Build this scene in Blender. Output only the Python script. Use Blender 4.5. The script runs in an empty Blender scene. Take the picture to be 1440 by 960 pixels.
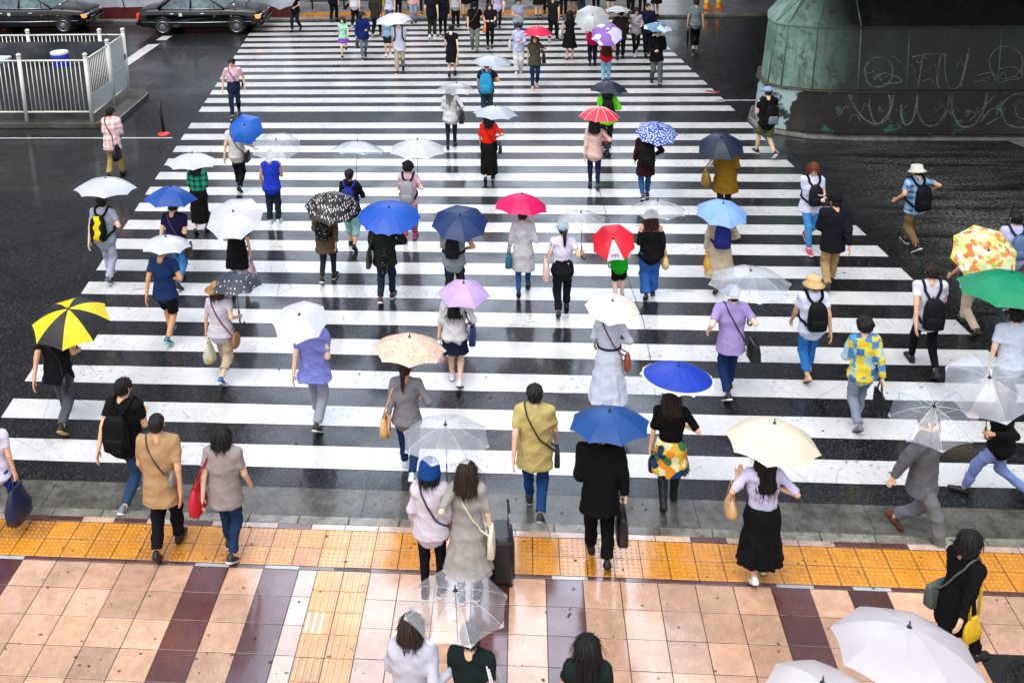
import bpy, math, random
import numpy as np
from mathutils import Vector, Matrix

rnd = random.Random(11)
SC = bpy.context.scene
COL = SC.collection
R = math.radians

# ------------------------------------------------------------------ camera (solved from the crossing, the paving grid and standing heights)
FPX, PIT, ROL, YAW, CH = 1474.18, R(15.0045), R(-1.6447), R(5.2535), 8.37
PX, PY = 608.4, 106.9            # principal point in the 1440 x 960 photograph

def _ray(x, y):
    cr, sr = math.cos(ROL), math.sin(ROL)
    x, y = cr*x - sr*y, sr*x + cr*y
    cp, sp = math.cos(PIT), math.sin(PIT)
    X, Y, Z = x, cp + y*sp, -sp + y*cp
    cy, sy = math.cos(YAW), math.sin(YAW)
    return Vector((cy*X - sy*Y, sy*X + cy*Y, Z))

def ray(u, v):
    return _ray((u - PX)/FPX, (PY - v)/FPX)

CAMP = Vector((0, 0, CH))
FWD = _ray(0, 0)
RIGHT = (_ray(1, 0) - FWD)
UP = (_ray(0, 1) - FWD)

def at(u, v, z=0.0):
    "ground (or height z) point under a spot of the photograph"
    d = ray(u, v)
    t = (z - CH)/d.z
    return CAMP + d*t

def depth_of(p):
    return (Vector(p) - CAMP).dot(FWD.normalized())

cam_data = bpy.data.cameras.new('camera')
cam = bpy.data.objects.new('camera', cam_data)
COL.objects.link(cam)
cam.matrix_world = Matrix(((RIGHT.x, UP.x, -FWD.x, 0), (RIGHT.y, UP.y, -FWD.y, 0), (RIGHT.z, UP.z, -FWD.z, CH), (0, 0, 0, 1)))
cam_data.sensor_width = 36
cam_data.lens = FPX/1440*36
cam_data.shift_x = (720 - PX)/1440
cam_data.shift_y = -(480 - PY)/1440
cam_data.clip_end = 600
SC.camera = cam

# ------------------------------------------------------------------ colours and materials
def lin(h):
    if isinstance(h, (tuple, list)):
        return tuple(h)[:3]
    h = h.lstrip('#')
    o = []
    for i in (0, 2, 4):
        c = int(h[i:i+2], 16)/255
        o.append(c/12.92 if c <= .04045 else ((c + .055)/1.055)**2.4)
    return tuple(o)

class NT:
    "small helper for building node trees"
    def __init__(s, name):
        s.m = bpy.data.materials.new(name)
        s.m.use_nodes = True
        s.t = s.m.node_tree
        s.t.nodes.clear()
        s.out = s.t.nodes.new('ShaderNodeOutputMaterial')
    def n(s, kind, **kw):
        nd = s.t.nodes.new('ShaderNode' + kind)
        for k, v in kw.items():
            if k.startswith('i_'):
                key = k[2:]
                key = int(key) if key.isdigit() else key.replace('_', ' ')
                s.put(nd.inputs[key], v)
            else:
                setattr(nd, k, v)
        return nd
    def put(s, sock, v):
        if hasattr(v, 'is_output'):
            s.t.links.new(v, sock)
        elif isinstance(v, (tuple, list)) and len(v) == 3 and sock.type == 'RGBA':
            sock.default_value = (*v, 1)
        else:
            sock.default_value = v
    def math(s, op, a, b=0.0, c=None):
        nd = s.n('Math', operation=op)
        s.put(nd.inputs[0], a); s.put(nd.inputs[1], b)
        if c is not None: s.put(nd.inputs[2], c)
        return nd.outputs[0]
    def mix(s, f, a, b, blend='MIX'):
        nd = s.n('Mix', data_type='RGBA', blend_type=blend)
        s.put(nd.inputs[0], f); s.put(nd.inputs[6], a); s.put(nd.inputs[7], b)
        return nd.outputs[2]
    def ramp(s, f, stops):
        nd = s.n('ValToRGB')
        while len(nd.color_ramp.elements) < len(stops): nd.color_ramp.elements.new(.5)
        for e, (p, c) in zip(nd.color_ramp.elements, stops):
            e.position = p
            e.color = (*c, 1) if isinstance(c, (tuple, list)) else (c, c, c, 1)
        s.put(nd.inputs[0], f)
        return nd.outputs[0]
    def noise(s, scale, detail=3, rough=.6, vec=None, dim='3D', dist=0):
        nd = s.n('TexNoise', noise_dimensions=dim)
        nd.inputs['Scale'].default_value = scale; nd.inputs['Detail'].default_value = detail
        nd.inputs['Roughness'].default_value = rough; nd.inputs['Distortion'].default_value = dist
        if vec is not None: s.put(nd.inputs['Vector'], vec)
        return nd.outputs[0]
    def obj(s):
        return s.n('TexCoord').outputs['Object']
    def pos(s):
        return s.n('NewGeometry').outputs['Position']
    def bump(s, h, strength=.3, dist=.01, normal=None):
        nd = s.n('Bump')
        nd.inputs['Strength'].default_value = strength; nd.inputs['Distance'].default_value = dist
        s.put(nd.inputs['Height'], h)
        if normal is not None: s.put(nd.inputs['Normal'], normal)
        return nd.outputs[0]
    def bsdf(s, col, rough=.6, normal=None, metal=0, spec=.5, coat=0, coat_r=.1, link=True, ior=1.45, coatn=None):
        b = s.n('BsdfPrincipled')
        s.put(b.inputs['Base Color'], col); s.put(b.inputs['Roughness'], rough)
        s.put(b.inputs['Metallic'], metal); s.put(b.inputs['Specular IOR Level'], spec)
        s.put(b.inputs['IOR'], ior)
        if coat: s.put(b.inputs['Coat Weight'], coat); s.put(b.inputs['Coat Roughness'], coat_r)
        if normal is not None: s.put(b.inputs['Normal'], normal)
        if coatn is not None: s.put(b.inputs['Coat Normal'], coatn)
        if link: s.t.links.new(b.outputs[0], s.out.inputs[0])
        return b
    def end(s, shader):
        s.t.links.new(shader, s.out.inputs[0])
        return s.m

MC = {}
def cached(f):
    def g(*a, **k):
        key = (f.__name__, a, tuple(sorted(k.items())))
        if key not in MC: MC[key] = f(*a, **k)
        return MC[key]
    return g

@cached
def plain(name, col, rough=.5, metal=0, coat=0, var=.12, scale=14):
    t = NT(name)
    c = lin(col)
    nz = t.noise(scale, 4, .6, t.obj())
    k = t.ramp(nz, [(.3, tuple(x*(1 - var) for x in c)), (.7, tuple(min(1, x*(1 + var)) for x in c))])
    t.bsdf(k, rough, t.bump(nz, .15, .004), metal, .5, coat)
    return t.m

@cached
def cloth(col, kind='plain', col2='#ffffff', rough=.85):
    t = NT('cloth')
    c, c2 = lin(col), lin(col2)
    o = t.obj()
    sx = t.n('SeparateXYZ', i_0=o)
    X, Y, Z = sx.outputs
    nz = t.noise(9, 4, .65, o)
    fine = t.noise(160, 2, .6, o)
    base = c
    if kind == 'stripe':
        base = t.mix(t.math('GREATER_THAN', t.math('FRACT', t.math('MULTIPLY', Z, 26.)), .55), c, c2)
    elif kind == 'plaid':
        a = t.math('GREATER_THAN', t.math('FRACT', t.math('MULTIPLY', Z, 8.5)), .55)
        b = t.math('GREATER_THAN', t.math('FRACT', t.math('MULTIPLY', X, 8.5)), .55)
        f = t.math('MULTIPLY', t.math('ADD', a, b), .5)
        base = t.mix(f, c, c2)
    elif kind == 'patch':
        v = t.n('TexVoronoi', feature='F1', distance='CHEBYCHEV'); t.put(v.inputs['Vector'], o)
        v.inputs['Scale'].default_value = 10.5; v.inputs['Randomness'].default_value = .35
        h = t.n('SeparateColor', i_0=v.outputs['Color']).outputs[0]
        base = t.ramp(h, [(0, lin('#cdbb3a')), (.3, lin('#3a6aa6')), (.48, lin('#d3c04a')), (.62, lin('#9dbcc0')), (.82, lin('#4d86bd'))])
        base.node.color_ramp.interpolation = 'CONSTANT'
    elif kind == 'print':
        v = t.n('TexVoronoi'); t.put(v.inputs['Vector'], o); v.inputs['Scale'].default_value = 11
        h = t.n('SeparateColor', i_0=v.outputs['Color']).outputs[0]
        base = t.ramp(h, [(0, lin('#d9b23c')), (.3, lin('#3e7a4a')), (.5, lin('#e6dfb0')), (.7, lin('#1d3a5c')), (.85, lin('#d98a2b'))])
        base.node.color_ramp.interpolation = 'CONSTANT'
    elif kind == 'dots':
        v = t.n('TexVoronoi'); t.put(v.inputs['Vector'], o); v.inputs['Scale'].default_value = 26
        base = t.mix(t.math('LESS_THAN', v.outputs['Distance'], .25), c, c2)
    elif kind == 'panel':          # dark cloth with one bright jagged panel
        w = t.math('ADD', X, t.math('MULTIPLY', t.math('PINGPONG', Z, .09), .5))
        f = t.math('MULTIPLY', t.math('GREATER_THAN', w, -.02), t.math('LESS_THAN', w, .085))
        f = t.math('MULTIPLY', f, t.math('LESS_THAN', Y, .0))
        base = t.mix(f, c, c2)
    k = t.mix(t.math('MULTIPLY', nz, .35), base, (0, 0, 0), 'MULTIPLY') if False else t.mix(1, base, t.ramp(nz, [(.28, .84), (.5, .97), (.75, 1.08)]), 'MULTIPLY')
    mp = t.n('Mapping'); t.put(mp.inputs[0], o); mp.inputs['Scale'].default_value = (1.5, 1.5, .75)
    fold = t.noise(3.4, 1.5, .5, mp.outputs[0], '3D', .9)
    fold.node.noise_type = 'RIDGED_MULTIFRACTAL'; fold.node.normalize = True
    bp = t.bump(fine, .22, .002, t.bump(fold, .5, .03))
    b = t.bsdf(k, rough, bp, 0, .14)
    return t.m

@cached
def skin_mat():
    t = NT('skin')
    a = t.n('VertexColor', layer_name='Col')
    b = t.bsdf(a.outputs[0], .5, None, 0, .4)
    b.inputs['Subsurface Weight'].default_value = .08
    b.inputs['Subsurface Radius'].default_value = (.02, .008, .004)
    return t.m

@cached
def hair_mat(col):
    t = NT('hair')
    c = lin(col)
    o = t.obj()
    mp = t.n('Mapping'); t.put(mp.inputs[0], o); mp.inputs['Scale'].default_value = (60, 60, 6)
    nz = t.noise(2.2, 3, .6, mp.outputs[0])
    k = t.ramp(nz, [(.3, tuple(x*.6 for x in c)), (.75, tuple(min(1, x*1.9 + .006) for x in c))])
    t.bsdf(k, .5, t.bump(nz, .9, .008), 0, .3)
    return t.m

# ------------------------------------------------------------------ objects
def link(o, parent=None):
    COL.objects.link(o)
    if parent is not None: o.parent = parent
    return o

def tag(o, label=None, cat=None, group=None, kind=None):
    if label: o['label'] = label
    if cat: o['category'] = cat
    if group: o['group'] = group
    if kind: o['kind'] = kind
    return o

def empty(name, loc=(0, 0, 0), hd=0.0, label=None, cat=None, group=None):
    o = bpy.data.objects.new(name, None)
    o.empty_display_size = .2
    o.location = loc
    o.rotation_euler = (0, 0, -R(hd))
    link(o)
    return tag(o, label, cat, group)

def np_mesh(name, V, Fq, smooth=True, mats=(), midx=None, col=None):
    "mesh from vertex array and faces (array of quads/tris or list of tuples)"
    me = bpy.data.meshes.new(name)
    V = np.asarray(V, np.float32)
    if isinstance(Fq, np.ndarray):
        nf, w = Fq.shape
        me.vertices.add(len(V)); me.vertices.foreach_set('co', V.ravel())
        me.loops.add(nf*w); me.loops.foreach_set('vertex_index', Fq.astype(np.int32).ravel())
        me.polygons.add(nf); me.polygons.foreach_set('loop_start', np.arange(0, nf*w, w, dtype=np.int32))
    else:
        me.from_pydata(V.tolist(), [], Fq)
        nf = len(Fq)
    for m in mats: me.materials.append(m)
    if midx is not None: me.polygons.foreach_set('material_index', np.asarray(midx, np.int32))
    me.polygons.foreach_set('use_smooth', np.full(nf, smooth, bool))
    if col is not None:
        a = me.color_attributes.new('Col', 'FLOAT_COLOR', 'POINT')
        a.data.foreach_set('color', np.asarray(col, np.float32).ravel())
    me.update(calc_edges=True)
    me.validate()
    return me

def mesh_obj(name, me, parent=None, mat=None, M=None):
    o = bpy.data.objects.new(name, me)
    link(o, parent)
    if M is not None: o.matrix_local = M
    if mat is not None:
        if not isinstance(mat, (list, tuple)): mat = [mat]
        while len(me.materials) < len(mat): me.materials.append(None)
        for i, m in enumerate(mat):
            o.material_slots[i].link = 'OBJECT'
            o.material_slots[i].material = m
    return o

class MB:
    "collects simple shapes into one mesh"
    def __init__(s): s.V, s.F, s.M, s.mi = [], [], [], 0
    def add(s, vs, fs):
        n = len(s.V)
        s.V += [tuple(v) for v in vs]
        s.F += [tuple(i + n for i in f) for f in fs]
        s.M += [s.mi]*len(fs)
        return s
    def box(s, c, d, rz=0.0, bev=0.0, M=None):
        x, y, z = d[0]/2, d[1]/2, d[2]/2
        if bev:
            b = min(bev, x*.9, y*.9, z*.9)
            ring = lambda zz, i: [(-x+b+i, -y+i, zz), (x-b-i, -y+i, zz), (x-i, -y+b+i, zz), (x-i, y-b-i, zz), (x-b-i, y-i, zz), (-x+b+i, y-i, zz), (-x+i, y-b-i, zz), (-x+i, -y+b+i, zz)]
            vs = ring(-z, b*.7) + ring(-z+b, 0) + ring(z-b, 0) + ring(z, b*.7)
            fs = [tuple(range(7, -1, -1)), tuple(range(24, 32))]
            for k in range(3):
                for i in range(8):
                    j = (i+1) % 8
                    fs.append((k*8+i, k*8+j, k*8+8+j, k*8+8+i))
        else:
            vs = [(-x,-y,-z),(x,-y,-z),(x,y,-z),(-x,y,-z),(-x,-y,z),(x,-y,z),(x,y,z),(-x,y,z)]
            fs = [(3,2,1,0),(4,5,6,7),(0,1,5,4),(1,2,6,5),(2,3,7,6),(3,0,4,7)]
        cc, ss = math.cos(rz), math.sin(rz)
        out = []
        for v in vs:
            p = Vector((v[0]*cc - v[1]*ss, v[0]*ss + v[1]*cc, v[2]))
            if M is not None: p = M @ p
            out.append((p.x + c[0], p.y + c[1], p.z + c[2]))
        return s.add(out, fs)
    def tube(s, pts, r, n=8, cap=True, flat=None):
        pts = [Vector(p) for p in pts]
        rs = r if isinstance(r, (list, tuple)) else [r]*len(pts)
        vs, fs = [], []
        u = None
        for i, p in enumerate(pts):
            t = (pts[min(i+1, len(pts)-1)] - pts[max(i-1, 0)])
            t = t.normalized() if t.length > 1e-9 else Vector((0, 0, 1))
            if u is None:
                u = t.orthogonal().normalized()
            u = (u - t*u.dot(t)).normalized()
            w = t.cross(u)
            for k in range(n):
                a = 2*math.pi*k/n
                q = u*math.cos(a) + w*math.sin(a)
                if flat is not None:
                    fn = Vector(flat[i] if isinstance(flat, list) else flat)
                    q = q - fn*(q.dot(fn)*.72)
                vs.append(p + q*rs[i])
        for i in range(len(pts)-1):
            for k in range(n):
                j = (k+1) % n
                fs.append((i*n+k, i*n+j, (i+1)*n+j, (i+1)*n+k))
        if cap:
            fs.append(tuple(range(n-1, -1, -1)))
            fs.append(tuple(range((len(pts)-1)*n, len(pts)*n)))
        return s.add(vs, fs)
    def lathe(s, c, prof, n=16, sx=1, sy=1):
        vs, fs = [], []
        for r, z in prof:
            for k in range(n):
                a = 2*math.pi*k/n
                vs.append((c[0] + r*sx*math.cos(a), c[1] + r*sy*math.sin(a), c[2] + z))
        for i in range(len(prof)-1):
            for k in range(n):
                j = (k+1) % n
                fs.append((i*n+k, i*n+j, (i+1)*n+j, (i+1)*n+k))
        if prof[0][0] > 1e-4: fs.append(tuple(range(n-1, -1, -1)))
        if prof[-1][0] > 1e-4: fs.append(tuple(range((len(prof)-1)*n, len(prof)*n)))
        return s.add(vs, fs)
    def loft(s, rows, n=20, ex=3.0):
        "superellipse sections (x, y, z, half width, half depth)"
        vs, fs = [], []
        for cx, cy, z, w, d in rows:
            for k in range(n):
                a = 2*math.pi*(k + .5)/n
                ca, sa = math.cos(a), math.sin(a)
                vs.append((cx + w*math.copysign(abs(ca)**(2/ex), ca), cy + d*math.copysign(abs(sa)**(2/ex), sa), z))
        m = len(rows)
        for i in range(m-1):
            for k in range(n):
                j = (k+1) % n
                fs.append((i*n+k, i*n+j, (i+1)*n+j, (i+1)*n+k))
        fs.append(tuple(range(n-1, -1, -1)))
        fs.append(tuple(range((m-1)*n, m*n)))
        return s.add(vs, fs)
    def prism(s, poly, z0, z1, top=None):
        "vertical prism on a ccw polygon (optionally a different top outline)"
        n = len(poly)
        tp = top or poly
        vs = [(x, y, z0) for x, y in poly] + [(x, y, z1) for x, y in tp]
        fs = [tuple(range(n-1, -1, -1)), tuple(range(n, 2*n))]
        fs += [(i, (i+1) % n, n + (i+1) % n, n + i) for i in range(n)]
        return s.add(vs, fs)
    def build(s, name, mat, parent=None, smooth=False, M=None, bevel=0, auto=None):
        me = bpy.data.meshes.new(name)
        me.from_pydata(s.V, [], s.F)
        ms = mat if isinstance(mat, (list, tuple)) else [mat]
        for m in ms: me.materials.append(m)
        if len(ms) > 1: me.polygons.foreach_set('material_index', np.array(s.M, np.int32))
        me.polygons.foreach_set('use_smooth', np.full(len(me.polygons), bool(smooth or auto)))
        me.validate(); me.update()
        if auto: me.set_sharp_from_angle(angle=R(auto))
        o = bpy.data.objects.new(name, me)
        link(o, parent)
        if M is not None: o.matrix_local = M
        if bevel:
            b = o.modifiers.new('bevel', 'BEVEL'); b.width = bevel; b.segments = 2; b.limit_method = 'ANGLE'; b.angle_limit = R(35)
            b.harden_normals = False
        return o

# ------------------------------------------------------------------ distance fields -> smooth closed meshes (bodies, clothes, hair)
class Fld:
    def __init__(s, lo, hi, h):
        s.lo = np.array(lo, np.float32); s.h = h
        s.n = np.ceil((np.array(hi) - s.lo)/h).astype(int) + 1
        s.d = np.full(s.n, 9., np.float32)
    def sub(s, lo, hi):
        i0 = np.clip(np.floor((np.array(lo) - s.lo)/s.h).astype(int), 0, s.n)
        i1 = np.clip(np.ceil((np.array(hi) - s.lo)/s.h).astype(int) + 1, 0, s.n)
        sl = tuple(slice(a, b) for a, b in zip(i0, i1))
        g = [s.lo[k] + s.h*np.arange(i0[k], i1[k], dtype=np.float32) for k in range(3)]
        return sl, g[0][:, None, None], g[1][None, :, None], g[2][None, None, :]
    def merge(s, sl, v, k):
        cur = s.d[sl]
        if k > 0:
            w = np.maximum(k - np.abs(cur - v), 0)/k
            s.d[sl] = np.minimum(cur, v) - w*w*k*.25
        else:
            s.d[sl] = np.minimum(cur, v)
    def cone(s, a, b, ra, rb, k=.03, q=1.0, nv=(0, 1, 0), cut=False):
        a = np.array(a, np.float32); b = np.array(b, np.float32)
        m = max(ra, rb) + k + 3*s.h
        sl, X, Y, Z = s.sub(np.minimum(a, b) - m, np.maximum(a, b) + m)
        if min(s.d[sl].shape) == 0: return
        ab = b - a; L2 = float(ab @ ab) + 1e-9
        px, py, pz = X - a[0], Y - a[1], Z - a[2]
        tt = (px*ab[0] + py*ab[1] + pz*ab[2])/L2
        t = np.clip(tt, 0, 1)
        vx, vy, vz = px - t*ab[0], py - t*ab[1], pz - t*ab[2]
        if q != 1.0:
            dn = (vx*nv[0] + vy*nv[1] + vz*nv[2])*(q - 1)
            vx, vy, vz = vx + dn*nv[0], vy + dn*nv[1], vz + dn*nv[2]
        d = np.sqrt(vx*vx + vy*vy + vz*vz) - (ra + t*(rb - ra))
        if q != 1.0: d = d/(.5 + .5*q)
        if cut: d = np.maximum(d, (tt - 1)*math.sqrt(L2))
        s.merge(sl, d, k)
    def ell(s, c, r, k=.02, neg=False):
        c = np.array(c, np.float32); r = np.array(r, np.float32)
        sl, X, Y, Z = s.sub(c - r - k - 3*s.h, c + r + k + 3*s.h)
        if min(s.d[sl].shape) == 0: return
        x, y, z = (X - c[0])/r[0], (Y - c[1])/r[1], (Z - c[2])/r[2]
        k0 = np.sqrt(x*x + y*y + z*z)
        k1 = np.sqrt((x/r[0])**2 + (y/r[1])**2 + (z/r[2])**2) + 1e-6
        d = k0*(k0 - 1)/k1
        if neg: s.d[sl] = np.maximum(s.d[sl], -d)
        else: s.merge(sl, d, k)
    def plane(s, p, n):
        "keep the side the normal points away from"
        _, X, Y, Z = s.sub(s.lo, s.lo + s.h*(s.n - 1))
        X, Y, Z = [s.lo[k] + s.h*np.arange(s.n[k], dtype=np.float32) for k in range(3)]
        e = (X[:, None, None] - p[0])*n[0] + (Y[None, :, None] - p[1])*n[1] + (Z[None, None, :] - p[2])*n[2]
        s.d = np.maximum(s.d, e)
    def sample(s, P):
        f = (np.asarray(P, np.float32) - s.lo)/s.h
        i = np.clip(np.floor(f).astype(int), 0, s.n - 2)
        w = np.clip(f - i, 0, 1)
        o = 0
        for a in (0, 1):
            for b in (0, 1):
                for c in (0, 1):
                    ww = (w[:, 0] if a else 1 - w[:, 0])*(w[:, 1] if b else 1 - w[:, 1])*(w[:, 2] if c else 1 - w[:, 2])
                    o = o + ww*s.d[i[:, 0]+a, i[:, 1]+b, i[:, 2]+c]
        return o
    def grad(s, P):
        P = np.asarray(P, np.float32); e = s.h
        g = np.stack([s.sample(P + np.eye(3, dtype=np.float32)[k]*e) - s.sample(P - np.eye(3, dtype=np.float32)[k]*e) for k in range(3)], 1)
        return g/(np.linalg.norm(g, axis=1, keepdims=True) + 1e-6)
    def snap(s, pts, off=.008):
        P = np.array([tuple(p) for p in pts], np.float32)
        for _ in range(6):
            d = s.sample(P)
            ok = np.abs(d) < .14
            P = P - np.where(ok, d - off, 0)[:, None]*s.grad(P)*.9
        return [Vector(p.tolist()) for p in P]
    def nets(s):
        d = s.d
        ins = d < 0
        c = np.zeros(tuple(s.n - 1), np.int8)
        for a in (0, 1):
            for b in (0, 1):
                for e in (0, 1):
                    c += ins[a:s.n[0]-1+a, b:s.n[1]-1+b, e:s.n[2]-1+e]
        mix = (c > 0) & (c < 8)
        I = np.argwhere(mix)
        idx = np.full(mix.shape, -1, np.int32); idx[mix] = np.arange(len(I))
        acc = np.zeros((len(I), 3), np.float32); cnt = np.zeros(len(I), np.float32)
        cor = [(a, b, e) for a in (0, 1) for b in (0, 1) for e in (0, 1)]
        vals = {q: d[I[:, 0]+q[0], I[:, 1]+q[1], I[:, 2]+q[2]] for q in cor}
        for q in cor:
            for ax in range(3):
                if q[ax]: continue
                q2 = tuple(1 if k == ax else q[k] for k in range(3))
                v0, v1 = vals[q], vals[q2]
                x = (v0 < 0) != (v1 < 0)
                t = np.where(x, v0/np.where(x, v0 - v1, 1), 0)
                p = np.empty((len(I), 3), np.float32)
                for k in range(3): p[:, k] = q[k] + (t if k == ax else 0)
                acc += p*x[:, None]; cnt += x
        V = s.lo + s.h*(I + acc/cnt[:, None])
        Fs = []
        for ax in range(3):
            sl0 = [slice(None)]*3; sl1 = [slice(None)]*3
            sl0[ax] = slice(0, -1); sl1[ax] = slice(1, None)
            A, B = ins[tuple(sl0)], ins[tuple(sl1)]
            E = np.argwhere(A != B)
            o1, o2 = (ax+1) % 3, (ax+2) % 3
            ok = (E[:, o1] > 0) & (E[:, o2] > 0) & (E[:, o1] < s.n[o1]-1) & (E[:, o2] < s.n[o2]-1)
            E = E[ok]
            fl = A[E[:, 0], E[:, 1], E[:, 2]]
            def g(i, j):
                Q = E.copy(); Q[:, o1] -= i; Q[:, o2] -= j
                return idx[Q[:, 0], Q[:, 1], Q[:, 2]]
            f = np.stack([g(1, 1), g(0, 1), g(0, 0), g(1, 0)], 1)
            f[~fl] = f[~fl][:, ::-1]
            Fs.append(f)
        return V, np.concatenate(Fs)

def relax(V, Fq, it=1, f=.5):
    "a little Laplacian smoothing against the voxel steps"
    for _ in range(it):
        acc = np.zeros_like(V); cnt = np.zeros(len(V), np.float32)
        for k in range(4):
            a, b = Fq[:, k], Fq[:, (k+1) % 4]
            for i in range(3):
                acc[:, i] += np.bincount(a, V[b, i], len(V)) + np.bincount(b, V[a, i], len(V))
            cnt += np.bincount(a, None, len(V)) + np.bincount(b, None, len(V))
        V = V + f*(acc/np.maximum(cnt, 1)[:, None] - V)
    return V.astype(np.float32)

def normals(V, Fq):
    n = np.cross(V[Fq[:, 2]] - V[Fq[:, 0]], V[Fq[:, 3]] - V[Fq[:, 1]])
    o = np.zeros_like(V)
    for k in range(4):
        for i in range(3): o[:, i] += np.bincount(Fq[:, k], n[:, i], len(V))
    return o/(np.linalg.norm(o, axis=1, keepdims=True) + 1e-9)

def wrinkle(V, Fq, amp, seed, drape=1.0, scale=1.0):
    "cloth folds: slow vertical drape plus tighter cross folds"
    r = np.random.RandomState(seed)
    x, y, z = V[:, 0]*scale, V[:, 1]*scale, V[:, 2]*scale
    crease = lambda q: (1 - np.abs(np.sin(q)))**1.6 - .38
    d = 0
    for i in range(3):
        p = r.rand(6)*6.28
        kx, ky, kz = r.uniform(8, 16), r.uniform(6, 13), r.uniform(1, 5)
        d = d + drape*crease(kx*x + ky*y*(1 if p[5] > 3 else -1) + kz*z + p[0] + 1.1*np.sin(5*z + p[1] + 4*x))
    for i in range(3):
        p = r.rand(6)*6.28
        d = d + (1.25 - .75*drape)*crease(r.uniform(11, 19)*z + r.uniform(-9, 9)*x + p[0] + 1.2*np.sin(7*x + 6*y + p[1]))
    return (V + normals(V, Fq)*(amp*1.15*d)[:, None]).astype(np.float32)
# ------------------------------------------------------------------ templates: head, hands, shoes, hair, hats
def field_mesh(f, it=1):
    V, Q = f.nets()
    return relax(V, Q, it, .45), Q

def head_template():
    f = Fld((-.12, -.14, -.24), (.12, .15, .15), .0075)
    f.ell((0, -.014, .03), (.076, .097, .083), 0)
    f.ell((0, .022, -.045), (.060, .066, .072), .03)
    f.ell((0, .062, -.096), (.024, .022, .018), .025)
    f.ell((0, .078, .036), (.05, .02, .014), .02)
    f.cone((0, .088, .012), (0, .108, -.030), .007, .013, .012)
    for sx in (-1, 1):
        f.ell((sx*.031, .101, .010), (.017, .013, .010), 0, True)
        f.ell((sx*.031, .084, .010), (.013, .011, .010), .006)
        f.ell((sx*.077, -.008, -.005), (.010, .020, .032), .008)
        f.ell((sx*.036, .070, -.03), (.022, .02, .018), .02)
    f.ell((0, .086, -.062), (.024, .012, .010), .008)
    f.cone((0, -.018, -.06), (0, -.042, -.165), .055, .055, .03)
    V, Q = field_mesh(f)
    x, y, z = V.T
    tint = np.ones((len(V), 4), np.float32)
    def spot(cx, cy, cz, rx, rz, col, a=1.0):
        w = np.clip(1.6 - 1.6*np.sqrt(((np.abs(x) - cx)/rx)**2 + ((z - cz)/rz)**2), 0, 1)*(y > cy)*a
        for k in range(3): tint[:, k] = tint[:, k]*(1 - w) + w*col[k]
    spot(.031, .07, .010, .017, .009, (.06, .045, .04))
    spot(.032, .06, .034, .022, .007, (.10, .07, .06), .9)
    spot(.0, .06, -.062, .026, .010, (.85, .45, .42), .8)
    spot(.04, .05, -.025, .025, .02, (1.0, .82, .8), .4)
    return V, Q, tint

def hand_template(grip):
    "right hand, wrist at origin, fingers along -Z, palm towards -X, thumb towards +Y"
    f = Fld((-.09, -.08, -.22), (.05, .09, .03), .0058)
    f.cone((0, 0, .02), (0, 0, -.02), .026, .025, .01, 1.35, (1, 0, 0))
    f.cone((0, .012, -.03), (-.002, .022, -.085), .022, .015, .015, 1.3, (1, 0, 0))
    f.cone((0, -.008, -.03), (-.002, -.022, -.080), .022, .014, .015, 1.3, (1, 0, 0))
    L = [(.026, .095, 1.0), (.009, .100, 1.1), (-.009, .097, 1.03), (-.026, .088, .82)]
    for y, zb, s in L:
        p = Vector((-.002, y*.95, -zb + .012))
        ang = R(10 if not grip else 62)
        for seg, (ln, r0, r1) in enumerate(((.040, .0100, .0092), (.026, .0092, .0085), (.020, .0085, .0072))):
            q = p + Vector((-math.sin(ang), 0, -math.cos(ang)))*ln*s
            f.cone(p, q, r0, r1, .004)
            p = q
            ang += R(16 if not grip else 66)
    if grip:
        f.cone((-.006, .026, -.030), (-.030, .040, -.058), .0125, .0105, .008)
        f.cone((-.030, .040, -.058), (-.054, .030, -.066), .0105, .0085, .005)
    else:
        f.cone((-.006, .026, -.028), (-.018, .050, -.062), .0125, .0105, .008)
        f.cone((-.018, .050, -.062), (-.024, .054, -.092), .0105, .0082, .005)
    return field_mesh(f, 1)

def shoe_template(kind):
    f = Fld((-.07, -.12, -.02), (.07, .23, .17), .0075)
    if kind == 'boot':
        f.cone((0, -.02, .05), (0, 0, .15), .045, .05, .02)
    f.cone((0, -.035, .045), (0, .04, .042), .037, .038, .02)
    f.cone((0, .04, .040), (.004, .15, .026), .040, .034, .03, 1.15, (0, 0, 1))
    f.cone((0, -.04, .05), (0, -.03, .085), .034, .035, .02)
    if kind == 'sneaker':
        f.cone((0, -.045, .012), (.004, .155, .012), .044, .046, .01, 2.2, (0, 0, 1))
    if kind == 'heel':
        f.cone((0, -.05, .03), (0, -.055, -.01), .016, .011, .01)
    f.plane((0, 0, 0), (0, 0, -1))
    V, Q = field_mesh(f)
    zc = V[Q].mean(1)[:, 2]
    return V, Q, (zc < .024).astype(np.int32)

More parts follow.
